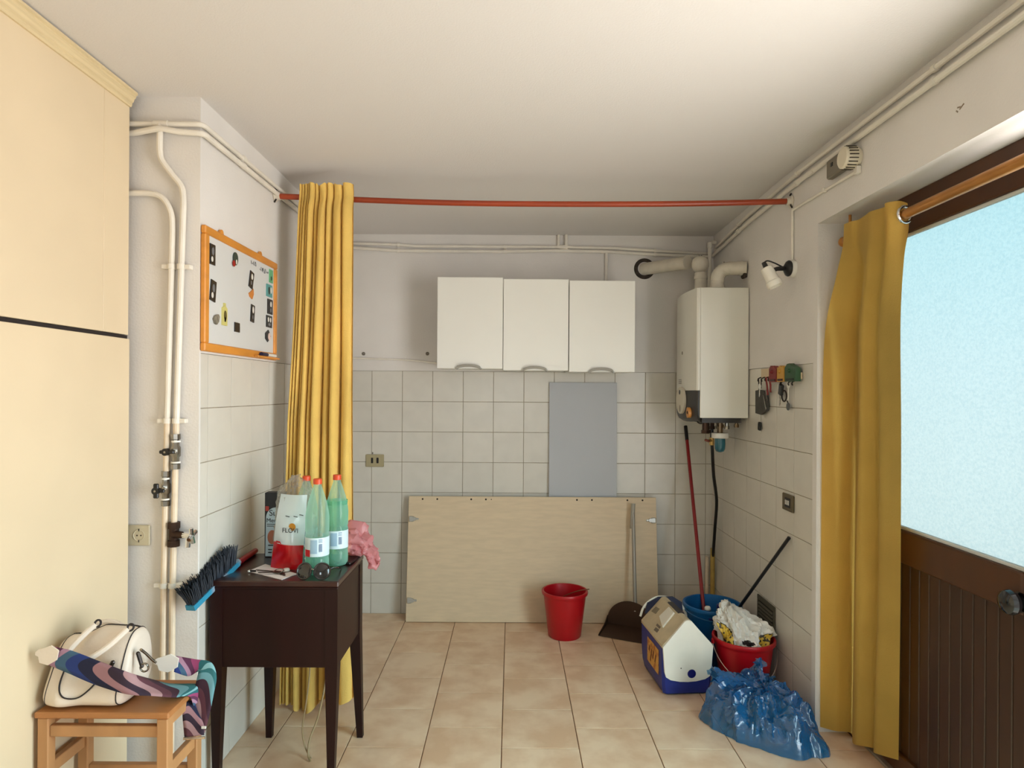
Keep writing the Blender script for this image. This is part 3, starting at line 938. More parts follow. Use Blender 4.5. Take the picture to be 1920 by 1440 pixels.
# ------------------------------------------------------------------ curtain rail across the room
rod_mat = M('red_brown_rod', (150, 58, 26), 0.35, var=0.15, vscale=8, stretch=(0.3, 3, 3))
rail = thing('curtain_rod', 'long red-brown curtain rod spanning the room below the ceiling', 'curtain rod', (0, 3.033, 2.36))
rp = spline([(-1.112, 3.033, 2.384), (-0.662, 3.033, 2.367), (-0.207, 3.033, 2.356), (0.349, 3.033, 2.355), (0.854, 3.033, 2.361), (1.300, 3.033, 2.374)], 6)
MB().tube(rp, 0.0135, 14).build('pole', rod_mat, rail)
for x, sg in ((-1.13, 1), (1.32, -1)):
    z = 2.385 if sg > 0 else 2.374
    m_ = MB()
    m_.lathe([(0, 0.0), (0.028, 0.0), (0.030, 0.004), (0.020, 0.010), (0.018, 0.026), (0.014, 0.026)], (x + sg * 0.0005, 3.033, z), 18, Matrix.Rotation(radians(90 * sg), 3, 'Y'))
    m_.build('end_bracket', M('pale_bracket', (214, 204, 188), 0.5), rail)
    MB().tube([(x + sg * 0.012, 3.025, z + 0.026), (x + sg * 0.004, 3.03, z + 0.036)], 0.004, 8).build('screw', dark_gap, rail)
    MB().tube([(x + sg * 0.012, 3.020, z - 0.018), (x + sg * 0.003, 3.02, z - 0.034)], 0.004, 8).build('screw', dark_gap, rail)

# ------------------------------------------------------------------ curtains
yellow = M_cloth('mustard_cloth', (234, 196, 108), trans=0.12)
def curtain_left():
    t = thing('curtain', 'long yellow curtain gathered at the left end of the red-brown rod', 'curtain', (-0.88, 3.0, 0))
    edges = [0, .045, .10, .16, .20, .30, .37, .52, .64, .80, 1.0]      # narrow folds on the left, wide ones on the right
    amp = [.016, .016, .020, .018, .030, .022, .034, .026, .036, .030]
    prof = []
    for i in range(len(edges) - 1):
        a, b = edges[i], edges[i + 1]
        w_ = b - a
        prof += [(a + w_ * .02, 0.92), (a + w_ * .10, 0.30), (a + w_ * .28, 0.05), (a + w_ * .55, 0.0), (a + w_ * .80, 0.12), (a + w_ * .95, 0.55)]
    prof.append((1.0, 0.35))
    def ampl(uu):
        for i in range(len(edges) - 1):
            if uu <= edges[i + 1] + 1e-6:
                return amp[i]
        return amp[-1]
    NV = 46
    def surf(i, v):
        uu, dd = prof[i]
        zt = 2.432 - 0.010 * max(0, sin(uu * 19)) * (1 if uu > .3 else 0)
        z = zt + (0.010 + 0.030 * (uu > 0.55) - zt) * v + (0.012 * sin(uu * 14) if v > 0.98 else 0)
        xl = -1.003 - 0.052 * min(1, v * 2.2) ** 0.8 + 0.012 * sin(v * 5)
        xr = -0.748 + 0.028 * v
        wob = 0.012 * sin(v * 4.2 + uu * 9) * v
        x = xl + (xr - xl) * (uu + wob * 0.9)
        am = ampl(uu) * (0.75 + 0.9 * v)
        pin = 1 - 0.55 * math.exp(-((v - 0.02) / 0.018) ** 2)
        y = 3.014 - am * (1 - dd) * 2.0 * pin - 0.012 * v + 0.006 * sin(v * 9 + uu * 20)
        return (x, y, z)
    m_ = MB()
    # resample the profile smoothly
    pts2 = spline([(a, b, 0) for a, b in prof], 3)
    prof = [(p.x, p.y) for p in pts2]
    n = len(prof)
    g = [[m_.bm.verts.new(surf(i, (j / (NV - 1)) ** 1.15)) for j in range(NV)] for i in range(n)]
    for i in range(n - 1):
        for j in range(NV - 1):
            m_.face([g[i][j], g[i + 1][j], g[i + 1][j + 1], g[i][j + 1]])
    m_.build('drape', yellow, t, angle=80)
    for uu in (0.08, 0.3, 0.5, 0.72, 0.93):
        x = -1.003 + 0.255 * uu
        MB().tube([(x, 3.033 + 0.019 * cos(a), 2.372 + 0.019 * sin(a)) for a in [2 * pi * i / 14 for i in range(14)]], 0.003, 6, closed=True).build('hanging_loop', yellow, t)
curtain_left()

yellow2 = M_cloth('mustard_cloth_backlit', (238, 198, 104), trans=0.55)
rodm = M('bronze_rod', (186, 128, 66), 0.28, metal=0.7, var=0.1, vscale=8)
r2 = thing('curtain_rod', 'bronze curtain rod above the glazed door', 'curtain rod', (1.385, 1.3, 2.1))
MB().tube([(1.385, 2.66, 2.098), (1.385, 0.45, 2.104)], 0.018, 16).build('pole', rodm, r2)
for y in (2.68, 0.43):
    m_ = MB().lathe([(0, -0.02), (0.018, -0.012), (0.022, 0.0), (0.016, 0.012), (0.014, 0.02)], (1.385, y, 2.10), 14, Matrix.Rotation(radians(90), 3, 'X'))
    m_.build('finial', rodm, r2)
for y in (2.63, 0.55):
    MB().tube([(1.385, y, 2.10), (1.385, y, 2.15), (1.385, y, 2.199)], 0.006, 8).build('ceiling_bracket', rodm, r2)

def curtain_right():
    t = thing('curtain', 'yellow eyelet curtain drawn to the far side of the glazed door', 'curtain', (1.42, 2.5, 0))
    # plan outlines (picture column, depth) at several heights -> x from column and depth, all in metres
    lv = [
        (2.150, [(1.340, 2.590), (1.345, 2.545), (1.360, 2.520), (1.352, 2.455), (1.344, 2.405), (1.362, 2.350), (1.338, 2.300), (1.368, 2.272), (1.416, 2.298)]),
        (2.060, [(1.342, 2.605), (1.352, 2.555), (1.366, 2.530), (1.350, 2.450), (1.344, 2.400), (1.366, 2.350), (1.340, 2.290), (1.376, 2.265), (1.416, 2.290)]),
        (1.950, [(1.335, 2.640), (1.372, 2.590), (1.405, 2.560), (1.368, 2.490), (1.352, 2.440), (1.382, 2.390), (1.360, 2.340), (1.378, 2.305), (1.406, 2.300)]),
        (1.720, [(1.336, 2.735), (1.376, 2.668), (1.430, 2.650), (1.392, 2.570), (1.372, 2.510), (1.408, 2.470), (1.388, 2.420), (1.394, 2.370), (1.404, 2.315)]),
        (1.300, [(1.337, 2.755), (1.384, 2.700), (1.448, 2.690), (1.410, 2.600), (1.385, 2.540), (1.432, 2.495), (1.402, 2.440), (1.410, 2.385), (1.418, 2.330)]),
        (0.700, [(1.338, 2.762), (1.384, 2.715), (1.448, 2.705), (1.410, 2.620), (1.390, 2.565), (1.448, 2.520), (1.418, 2.470), (1.430, 2.420), (1.446, 2.375)]),
        (0.025, [(1.340, 2.764), (1.390, 2.730), (1.446, 2.715), (1.414, 2.640), (1.416, 2.600), (1.454, 2.560), (1.428, 2.510), (1.444, 2.465), (1.470, 2.420)]),
    ]
    rows = []
    for z, pl in lv:
        rows.append(spline([(x, y, z + (0.011 * max(0, i_ - 3) if z < 0.1 else 0)) for i_, (x, y) in enumerate(pl)], 6))
    n = len(rows[0])
    cols = []
    for i in range(n):
        cols.append(spline([r[i] for r in rows], 10))
    m_ = MB()
    g = [[m_.bm.verts.new(p) for p in c_] for c_ in cols]
    for i in range(n - 1):
        for j in range(len(g[0]) - 1):
            m_.face([g[i][j], g[i + 1][j], g[i + 1][j + 1], g[i][j + 1]])
    m_.build('drape', yellow2, t, angle=80)
    for c_, nrm in (((1.388, 2.268, 2.10), (0.30, -1, 0)),):
        nrm = V(nrm).normalized()
        a = nrm.cross(V((0, 0, 1))).normalized()
        b = V((0, 0, 1))
        MB().tube([V(c_) + a * (0.029 * cos(q)) + b * (0.029 * sin(q)) for q in [2 * pi * i / 24 for i in range(24)]], 0.0055, 8, closed=True).build('eyelet', chrome, t)
curtain_right()

# ------------------------------------------------------------------ boiler and flue
boil_w = M('boiler_enamel', (226, 223, 212), 0.3, var=0.01, vscale=3)
boil_d = M('boiler_panel_dark', (44, 40, 36), 0.4)
bo = thing('boiler', 'white gas boiler with a dark control panel on the right wall', 'boiler', (1.18, 3.78, 1.31))
MB().box(1.046, XR - 0.004, 3.56, 4.0, 1.325, 2.052, 0.003).build('casing', boil_w, bo)
cov = [(1.045, 3.562), (1.036, 3.562), (1.028, 3.568), (1.022, 3.60), (1.013, 3.70), (1.010, 3.78), (1.013, 3.86), (1.022, 3.96), (1.028, 3.992), (1.036, 3.998), (1.045, 3.998)]
MB().prism(cov, lambda a, b, dd: (a, b, dd), 1.478, 2.050).build('front_cover', boil_w, bo, angle=30)
cov2 = [(a + (0.002 if a < 1.045 else 0), b) for a, b in cov]
p_ = MB()
rings = []
for z, q in ((1.476, 0.0), (1.40, -0.004), (1.345, -0.002), (1.322, 0.006), (1.308, 0.020)):
    rings.append([p_.bm.verts.new((min(1.045, a + q), b, z - (0.012 * cos((b - 3.78) / 0.22 * pi / 2) if z < 1.33 else 0))) for a, b in cov2])
for r0, r1 in zip(rings, rings[1:]):
    p_.skin(r0, r1, closed=False)
p_.face(rings[0])
p_.face(rings[-1])
cp = p_.build('control_panel', boil_d, bo, angle=30)
RX = Matrix.Rotation(radians(-90), 3, 'Y')
def on_front(y, z, x=1.008):
    return V((x, y, z))
def disc_front(name, y, z, ry, rz, t, mat, parent, x=1.010):
    m_ = MB()
    m_.prism([(ry * cos(2 * pi * i / 28), rz * sin(2 * pi * i / 28)) for i in range(28)], lambda a, b, dd: (x - dd, y + a, z + b), 0.0, t)
    return m_.build(name, mat, parent, angle=30)
disc_front('dial_plate', 3.80, 1.420, 0.090, 0.080, 0.012, M('pale_dial', (214, 206, 186), 0.4), cp)
disc_front('small_display', 3.81, 1.468, 0.016, 0.014, 0.0132, black_pl, cp)
disc_front('pointer', 3.80, 1.372, 0.007, 0.020, 0.0134, M('dial_grey', (120, 110, 96), 0.5), cp)
disc_front('knob', 3.655, 1.352, 0.026, 0.030, 0.018, M('orange_knob', (206, 140, 66), 0.4), cp, x=1.020)
disc_front('knob_centre', 3.655, 1.352, 0.008, 0.009, 0.0195, dark_gap, cp, x=1.020)
disc_front('badge', 3.80, 1.70, 0.009, 0.010, 0.003, M('grey_badge', (150, 142, 126), 0.5), bo, x=1.011)
for i in range(3):
    MB().box(1.007, 1.0095, 3.815, 3.870, 1.520 + i * 0.010, 1.5235 + i * 0.010).build('badge_print', M('grey_print2', (120, 112, 100), 0.5), bo)
# fittings below
m_ = MB().box(1.07, 1.29, 3.60, 3.96, 1.296, 1.325)
m_.build('underside', boil_d, bo)
for x, y, zl, r, mt in ((1.10, 3.64, 1.235, 0.017, dark_brass), (1.13, 3.72, 1.232, 0.019, dark_brass), (1.25, 3.72, 1.255, 0.011, steel), (1.285, 3.66, 1.268, 0.010, brass), (1.19, 3.80, 1.25, 0.012, dark_brass), (1.245, 3.86, 1.25, 0.012, dark_brass)):
    q = MB().tube([(x, y, 1.30), (x, y, zl)], r, 10)
    q.tube([(x, y, zl + 0.018), (x, y, zl)], r * 1.35, 6)
    q.build('pipe_stub', mt, bo)
MB().tube(spline([(1.056, 3.63, 1.318), (1.05, 3.62, 1.300), (1.066, 3.61, 1.292), (1.085, 3.62, 1.300)], 5), 0.004, 6).build('cable_loop', black_pl, bo)
m_ = MB().tube([(1.203, 3.70, 1.298), (1.203, 3.70, 1.234)], 0.017, 10)
m_.tube([(1.185, 3.70, 1.272), (1.222, 3.70, 1.272)], 0.013, 8)
m_.build('brass_fitting', brass, bo)
fl = thing('water_filter', 'small water filter with white cap and teal bowl under the boiler', 'filter', (1.204, 3.70, 1.12))
MB().lathe([(0, 1.234), (0.046, 1.234), (0.048, 1.230), (0.048, 1.208), (0.044, 1.204), (0, 1.204)], (1.204, 3.70, 0), 24).build('cap', ptfe, fl)
MB().lathe([(0.030, 1.205), (0.031, 1.165), (0.029, 1.142), (0.022, 1.128), (0.010, 1.122), (0, 1.121)], (1.204, 3.70, 0), 20).build('bowl', M('teal_plastic', (22, 92, 108), 0.2, coat=0.5), fl)
gv = thing('gas_hose', 'black hose from the boiler down to a yellow sleeve in the corner', 'hose', (1.30, 4.12, 0.0))
MB().tube(spline([(1.188, 3.80, 1.262), (1.188, 3.80, 1.19), (1.195, 3.81, 1.12), (1.225, 3.88, 0.97), (1.270, 3.96, 0.80), (1.290, 4.05, 0.62), (1.297, 4.10, 0.47), (1.298, 4.12, 0.40)], 6), 0.0095, 10).build('rubber_tube', black_pl, gv)
m_ = MB().tube([(1.188, 3.80, 1.20), (1.188, 3.80, 1.155)], 0.014, 8)
m_.tube([(1.188, 3.80, 1.182), (1.158, 3.775, 1.182)], 0.009, 8)
m_.build('gas_valve', M('yellow_brass', (196, 160, 92), 0.35, metal=0.6), gv)
MB().obox((1.152, 3.772, 1.184), (0.030, 0.012, 0.014), Matrix.Rotation(0.3, 3, 'Y'), 0.003).build('valve_handle', M('rust_red', (110, 44, 24), 0.5), gv)
MB().tube([(1.298, 4.12, 0.465), (1.300, 4.125, 0.0)], 0.014, 10).build('yellow_sleeve', M('ochre_tube', (176, 146, 72), 0.6, var=0.12, vscale=20), gv)
MB().tube([(1.276, 4.165, 0.40), (1.277, 4.17, 0.0)], 0.012, 10).build('side_tube', cream_pipe, gv)

flue_m = M('flue_enamel', (212, 204, 188), 0.5, var=0.05, vscale=18)
def ribbed(mb, pts, r, n=40, rib=0.0015, every=2):
    rr = [r + (rib if i % every == 0 else 0) for i in range(len(pts))]
    mb.tube(pts, rr, 18)
    return mb
f1 = thing('flue_pipe', 'white flue pipe leading from the boiler into a hole in the back wall', 'pipe', (1.13, 3.86, 2.05))
E0, E1 = V((1.128, 3.86, 2.262)), V((0.862, 4.225, 2.279))
MB().tube([E1, E0.lerp(E1, 0.22)], 0.040, 20).build('pipe_run', flue_m, f1)
MB().tube([E0.lerp(E1, 0.26), E0.lerp(E1, 0.20)], 0.0435, 20).build('collar', flue_m, f1)
m_ = MB().tube([(1.135, 3.86, 2.052), (1.135, 3.86, 2.075)], 0.040, 18)
m_.tube([(1.135, 3.86, 2.075), (1.135, 3.86, 2.15), (1.134, 3.86, 2.19)], 0.036, 18)
m_.tube([(1.135, 3.86, 2.150), (1.135, 3.86, 2.168)], 0.0405, 18)
m_.build('lower_neck', flue_m, f1)
m_ = MB()
m_.lathe([(0, -0.052), (0.022, -0.048), (0.040, -0.034), (0.050, -0.012), (0.051, 0.010), (0.044, 0.032), (0.028, 0.046), (0.010, 0.051), (0, 0.052)], (1.131, 3.86, 2.238), 20)
m_.build('elbow', flue_m, f1)
MB().lathe([(0.010, 0), (0.010, 0.008), (0, 0.010)], (1.131, 3.86, 2.288), 12).build('test_cap', steel, f1)
MB().lathe([(0.044, 0.006), (0.064, 0.007), (0.068, 0.003), (0.069, -0.001), (0.060, -0.002), (0.044, -0.001)], (0.866, YB - 0.0003, 2.279), 28, Matrix.Rotation(radians(90), 3, 'X')).build('rough_hole_edge', M('dark_hole_ring', (58, 50, 42), 0.9, var=0.4, vscale=60), f1)  # dark mottled ring around the flue hole
f2 = thing('flue_pipe', 'ribbed white flue elbow from the boiler into the right wall', 'pipe', (1.165, 3.66, 2.05))
el = [V((1.168, 3.66, 2.052)), V((1.168, 3.66, 2.095))] + spline([(1.169, 3.66, 2.10), (1.174, 3.655, 2.135), (1.195, 3.65, 2.162), (1.225, 3.64, 2.172), (1.255, 3.63, 2.172), (XR - 0.001, 3.61, 2.170)], 6)
ribbed(MB(), el, 0.0375).build('pipe_run', flue_m, f2)
MB().tube([(1.168, 3.66, 2.052), (1.168, 3.66, 2.078)], 0.0425, 20).build('collar', flue_m, f2)
MB().tube([(1.285, 3.622, 2.171), (1.300, 3.617, 2.171)], 0.0415, 20).build('collar', flue_m, f2)
MB().lathe([(0.009, 0), (0.009, 0.008), (0, 0.010)], (1.20, 3.65, 2.204), 12).build('test_cap', steel, f2)
MB().obox((1.306, 3.615, 2.128), (0.02, 0.05, 0.03), Matrix.Identity(3), 0.006).build('sealant', M('dark_sealant', (60, 50, 42), 0.9), f2)

# ------------------------------------------------------------------ wall spot lamp, thermostat, conduit
lp = thing('spot_lamp', 'white wall spotlight with a black arm on the right wall', 'lamp', (XR, 3.01, 2.05))
RY = Matrix.Rotation(radians(-90), 3, 'Y')
MB().lathe([(0, 0.030), (0.020, 0.028), (0.036, 0.020), (0.041, 0.010), (0.041, 0.0)], (XR - 0.0005, 3.005, 2.050), 24, RY).build('base_cover', gl_white, lp)
MB().lathe([(0, 0.046), (0.018, 0.044), (0.034, 0.034), (0.038, 0.026), (0.036, 0.020)], (XR - 0.002, 3.0, 2.050), 24, RY).build('base_disc', black_pl, lp)
MB().tube([(XR - 0.045, 2.998, 2.050), (1.235, 2.990, 2.046), (1.218, 2.985, 2.040)], [0.011, 0.010, 0.010], 10).build('arm', black_pl, lp)
A, B = V((1.182, 2.985, 2.050)), V((1.222, 2.965, 1.952))
dz = (B - A).normalized()
hm = dz.to_track_quat('Z', 'Y').to_matrix()
MB().lathe([(0, 0.0), (0.024, 0.0), (0.0275, 0.003), (0.030, 0.066), (0.031, 0.070), (0.034, 0.072), (0.036, 0.082), (0.034, 0.098), (0.030, 0.100), (0.026, 0.085), (0, 0.08)], A, 24, hm).build('shade', M('lamp_white', (226, 220, 206), 0.4), lp)
MB().lathe([(0, -0.030), (0.010, -0.028), (0.012, 0.0)], A, 12, hm).build('lamp_holder', black_pl, lp)
MB().tube(spline([A - dz * 0.026, A - dz * 0.030 + V((0.02, 0, 0.006)), (1.225, 2.99, 2.072), (1.262, 2.995, 2.056)], 6), 0.0035, 6).build('lamp_cable', black_pl, lp)
cd_ = thing('cable_conduit', 'thin white conduit from the thermostat down to the wall spotlight', 'conduit', (XR, 3.0, 2.3))
cx = XR - 0.007
MB().tube([(cx, 2.44, 2.316)] + bend((cx, 2.44, 2.316), (cx, 3.008, 2.326), (cx, 3.006, 2.1), 0.012, 4) + [V((cx, 3.006, 2.092))], 0.0065, 8).build('tube', white_pipe, cd_)
MB().box(XR - 0.018, XR - 0.0005, 2.69, 2.705, 2.312, 2.330, 0.002).build('clip', white_pipe, cd_)
MB().box(XR - 0.018, XR - 0.0005, 2.425, 2.450, 2.302, 2.330, 0.002).build('clip', white_pipe, cd_)
th = thing('thermostat', 'round ribbed white thermostat with a grey box under the ceiling', 'thermostat', (XR, 2.5, 2.37))
MB().lathe([(0, 0.062), (0.036, 0.062), (0.041, 0.058), (0.043, 0.030), (0.043, 0.014), (0.036, 0.012), (0.036, 0.0)], (XR - 0.0005, 2.452, 2.368), 32, RY).build('dial', M('cream_plastic', (220, 210, 188), 0.45), th)
for i in range(20):
    a = 2 * pi * i / 20
    MB().obox((XR - 0.036, 2.452 + 0.0432 * cos(a), 2.368 + 0.0432 * sin(a)), (0.034, 0.0035, 0.004), Matrix.Rotation(a, 3, 'X')).build('rib', M('dark_rib', (70, 62, 50), 0.6), th)
MB().box(XR - 0.030, XR - 0.0005, 2.515, 2.640, 2.345, 2.420, 0.005).build('grey_box', M('box_grey', (120, 112, 98), 0.55), th)
MB().box(XR - 0.0325, XR - 0.029, 2.585, 2.600, 2.385, 2.400).build('box_mark', black_pl, th)
chip = thing('wall_chip', 'small chipped plaster mark on the wall above the glazed door', 'chip mark', (XR, 1.893, 2.31))
for dy, dz_, l_ in ((-0.008, 0.002, 0.02), (0.004, 0.005, 0.014), (0.012, -0.004, 0.010)):
    MB().obox((XR - 0.0006, 1.893 + dy, 2.31 + dz_), (0.0012, l_, 0.004), Matrix.Rotation(dy * 60, 3, 'X')).build('scratch', M('bare_mortar', (140, 126, 108), 0.9), chip)

# ------------------------------------------------------------------ key rack on the right wall
kr = thing('key_rack', 'small key rack with red, yellow and green figures on the right wall', 'key rack', (XR, 3.15, 1.56))
MB().box(XR - 0.008, XR - 0.0008, 3.215, 3.375, 1.545, 1.592, 0.002).build('back_plate', M('beige_wood', (206, 184, 150), 0.5), kr)
MB().box(XR - 0.010, XR - 0.0008, 2.905, 3.21, 1.530, 1.560, 0.002).build('back_plate', M('beige_wood', (206, 184, 150), 0.5), kr)
def figure(y0, y1, mat, dark, crest):
    m_ = MB()
    n = 5
    w_ = (y1 - y0)
    pts = [(y0, 1.520), (y1, 1.520), (y1, 1.585 + crest[0])]
    for i in range(1, n):
        pts.append((y1 - w_ * i / n, 1.590 + crest[i % len(crest)]))
    pts.append((y0, 1.582))
    m_.prism(pts, lambda a, b, dd: (dd, a, b), XR - 0.034, XR - 0.010)
    f_ = m_.build('figure', mat, kr, smooth=False)
    m_ = MB().box(XR - 0.037, XR - 0.033, y0 + w_ * .15, y1 - w_ * .15, 1.524, 1.534)
    m_.build('figure_base', dark, f_, smooth=False)
    MB().lathe([(0, 0.010), (0.008, 0.007), (0.010, 0.0)], (XR - 0.034, (y0 + y1) / 2 + 0.008, 1.570), 10, RY).build('figure_face', mat, f_)
redf, dred = M('dark_red_paint', (122, 22, 20), 0.5), M('deep_brown', (60, 22, 14), 0.6)
figure(3.118, 3.205, redf, dred, (0.0, 0.012, 0.004, 0.010))
figure(3.030, 3.108, M('ochre_paint', (196, 146, 50), 0.5), dred, (0.004, 0.0, 0.008, 0.0))
figure(2.905, 3.020, M('green_paint', (34, 74, 38), 0.5), M('deep_green', (16, 32, 18), 0.6), (0.0, 0.012, 0.014, 0.004))
for y in (3.37, 3.32, 3.275, 3.235, 3.09, 3.0, 2.96):
    z = 1.548 if y > 3.21 else 1.524
    MB().tube(spline([(XR - 0.006, y, z), (XR - 0.022, y, z - 0.006), (XR - 0.026, y, z - 0.016), (XR - 0.022, y, z - 0.022)], 4), 0.003, 6).build('hook', dark_gap, kr)
def key(parent, c, L_, mat, rot=0.0, rh=0.012):
    c = V(c)
    R = Matrix.Rotation(rot, 3, 'X')
    m_ = MB()
    m_.prism([(rh * cos(2 * pi * i / 14), rh * sin(2 * pi * i / 14)) for i in range(14)], lambda a, b, dd: c + R @ V((dd, a, b)), -0.0012, 0.0012)
    m_.prism([(-0.004, -rh * .8), (0.004, -rh * .8), (0.004, -L_), (0.0, -L_ - 0.004), (-0.004, -L_ * .9), (-0.007, -L_ * .75), (-0.004, -L_ * .65)], lambda a, b, dd: c + R @ V((dd, a, b)), -0.0011, 0.0011)
    return m_.build('key', mat, parent, smooth=False)
k1 = thing('key_bunch', 'bunch of keys with a dark grey fabric tag, left on the key rack', 'keys', (XR - 0.02, 3.35, 1.53))
MB().tube([(XR - 0.024, 3.365, 1.54), (XR - 0.022, 3.362, 1.48)], 0.003, 6).build('cord', dark_gap, k1)
MB().tube([(XR - 0.024, 3.330, 1.54), (XR - 0.022, 3.335, 1.49)], 0.003, 6).build('cord', dark_gap, k1)
tagm = M('dark_grey_cloth', (70, 68, 64), 0.9, var=0.1, vscale=20)
tg = MB().prism([(3.42, 1.478), (3.375, 1.482), (3.30, 1.478), (3.268, 1.400), (3.275, 1.376), (3.345, 1.352), (3.418, 1.358)], lambda a, b, dd: (dd, a, b), XR - 0.020, XR - 0.006)
tg.build('fabric_tag', tagm, k1, smooth=False)
MB().prism([(3.310, 1.460), (3.296, 1.448), (3.266, 1.385), (3.274, 1.380)], lambda a, b, dd: (dd, a, b), XR - 0.023, XR - 0.020).build('tag_zip', steel, k1, smooth=False)
key(k1, (XR - 0.025, 3.345, 1.500), 0.052, M('pale_key', (226, 224, 218), 0.35, metal=0.3), 0.1, 0.016)
k2 = thing('key_bunch', 'keys on a red fabric ribbon, second on the key rack', 'keys', (XR - 0.02, 3.25, 1.53))
MB().tube(spline([(XR - 0.022, 3.275, 1.545), (XR - 0.020, 3.262, 1.50), (XR - 0.02, 3.255, 1.455)], 5), 0.011, 6, flat=0.3).build('ribbon', redf, k2)
MB().tube(spline([(XR - 0.022, 3.240, 1.545), (XR - 0.020, 3.222, 1.51), (XR - 0.018, 3.225, 1.47)], 5), 0.010, 6, flat=0.3).build('ribbon', redf, k2)
key(k2, (XR - 0.016, 3.285, 1.47), 0.04, steel, -0.2)
k3 = thing('key_bunch', 'black car key on a ring below the yellow figure of the key rack', 'keys', (XR - 0.02, 3.07, 1.5))
MB().obox((XR - 0.018, 3.098, 1.482), (0.014, 0.040, 0.058), Matrix.Rotation(0.25, 3, 'X'), 0.006).build('fob', black_pl, k3)
MB().tube([(XR - 0.016, 3.066 + 0.026 * cos(a), 1.452 + 0.026 * sin(a)) for a in [2 * pi * i / 20 for i in range(20)]], 0.0035, 6, closed=True).build('ring', dark_gap, k3)
key(k3, (XR - 0.014, 3.115, 1.448), 0.042, steel, 0.15)
MB().tube([(XR - 0.02, 3.09, 1.525), (XR - 0.018, 3.095, 1.505)], 0.0025, 6).build('cord', dark_gap, k3)
MB().lathe([(0, 0.004), (0.018, 0.003), (0.019, 0.0), (0, -0.001)], (XR - 0.012, 3.028, 1.402), 16, RY).build('disc_tag', M('slate_tag', (70, 72, 72), 0.4), k3)
MB().tube([(XR - 0.014, 3.04, 1.43), (XR - 0.012, 3.03, 1.415)], 0.0025, 6).build('cord', dark_gap, k3)
k4 = thing('key_bunch', 'key with a round white head below the green figure of the key rack', 'keys', (XR - 0.02, 3.01, 1.5))
key(k4, (XR - 0.020, 3.012, 1.505), 0.070, M('white_key_head', (224, 220, 210), 0.4), 0.0, 0.017)
MB().tube([(XR - 0.02, 3.0, 1.525), (XR - 0.02, 3.010, 1.512)], 0.0025, 6).build('cord', dark_gap, k4)
k5 = thing('hanging_fob', 'small black fob dangling on a thin cord below the key rack', 'key fob', (XR - 0.01, 3.39, 1.3))
MB().tube([(XR - 0.0075, 3.385, 1.40), (XR - 0.0075, 3.392, 1.32)], 0.0012, 5).build('cord', gl_white, k5)
MB().obox((XR - 0.009, 3.386, 1.290), (0.012, 0.026, 0.046), Matrix.Rotation(0.08, 3, 'X'), 0.004).build('fob', black_pl, k5)

# ------------------------------------------------------------------ buckets, sticks, dustpan
def bucket(name, label, c, rt, rb, h, mat, lip=0.008, group=None):
    t = thing(name, label, 'bucket', c, group=group)
    w_ = 0.003
    prof = [(0, 0.0), (rb - 0.006, 0.0), (rb, 0.006), (rb + (rt - rb) * .85, h * .85), (rb + (rt - rb) * .9, h * .9), (rt, h - 0.022), (rt + lip, h - 0.020), (rt + lip + 0.002, h - 0.010), (rt + lip, h - 0.002), (rt + lip * .5, h),
            (rt - w_, h - 0.002), (rb - w_, 0.010), (0, 0.008)]
    MB().lathe(prof, (0, 0, 0), 40).build('shell', mat, t, local=True, angle=40)
    return t
red_b = M('red_bucket_plastic', (176, 8, 22), 0.35, var=0.03, vscale=6)
rb1 = bucket('bucket', 'plain red bucket standing alone in front of the pale board', (0.325, 3.852, 0), 0.130, 0.098, 0.275, red_b)
tw = tag(MB().tube(spline([(0.245, 3.90, 0.155), (0.32, 3.88, 0.225), (0.40, 3.82, 0.278), (0.465, 3.79, 0.298)], 4), [0.0025] * 8 + [0.003] * 5, 6).build('twig', M('dry_twig', (110, 70, 40), 0.8)), 'thin dry twig sticking out of the lone red bucket', 'twig')
blue_b = M('blue_bucket_plastic', (16, 92, 150), 0.35, var=0.03, vscale=6)
bb = bucket('bucket', 'blue bucket in the corner holding cleaning bottles and sticks', (1.098, 3.488, 0), 0.148, 0.112, 0.322, blue_b)
hb = MB()
hb.tube(spline([(1.098 + 0.158 * cos(a), 3.488 + 0.158 * sin(a), 0.300 - 0.03 * abs(sin((a - pi) * 1.0))) for a in [pi + pi * i / 14 for i in range(15)]], 2), 0.004, 6)
hb.build('bail_handle', M('blue_handle', (20, 84, 132), 0.4), bb)
rb2 = bucket('bucket', 'red bucket with a wire handle, stuffed with a white plastic bag', (1.155, 3.172, 0), 0.142, 0.110, 0.262, red_b)
hb = MB()
hb.tube(spline([(1.155 + 0.156 * cos(a), 3.172 - 0.150 * sin(a) * 1.02, 0.235 - 0.145 * sin(a)) for a in [pi * i / 12 for i in range(13)]], 2), 0.0022, 6)
hb.build('bail_handle', M('steel_wire', (190, 184, 172), 0.35, metal=0.8), rb2)
for sg in (1, -1):
    MB().obox((1.155 + sg * 0.152, 3.172, 0.236), (0.014, 0.022, 0.026), Matrix.Identity(3), 0.004).build('handle_lug', red_b, rb2)

def stick(label, a, b, r, mat, grip=None, gl=0.1, name='broom_stick'):
    t = thing(name, label, 'stick', b)
    a, b = V(a), V(b)
    MB().tube([a, b], r, 12).build('shaft', mat, t)
    if grip:
        d_ = (b - a).normalized()
        MB().tube([a - d_ * 0.004, a + d_ * gl], r * 1.12, 12).build('grip', grip, t)
    return t
stick('dark red stick with a black end, leaning from the blue bucket under the boiler', (1.137, 4.185, 1.243), (1.068, 3.445, 0.02), 0.0105, M('dark_red_stick', (128, 18, 22), 0.35), black_pl, 0.10)
stick('short black stick leaning from the blue bucket onto the right wall', (1.308, 3.012, 0.785), (1.2075, 3.540, 0.20), 0.0085, M('black_stick', (26, 28, 34), 0.3))

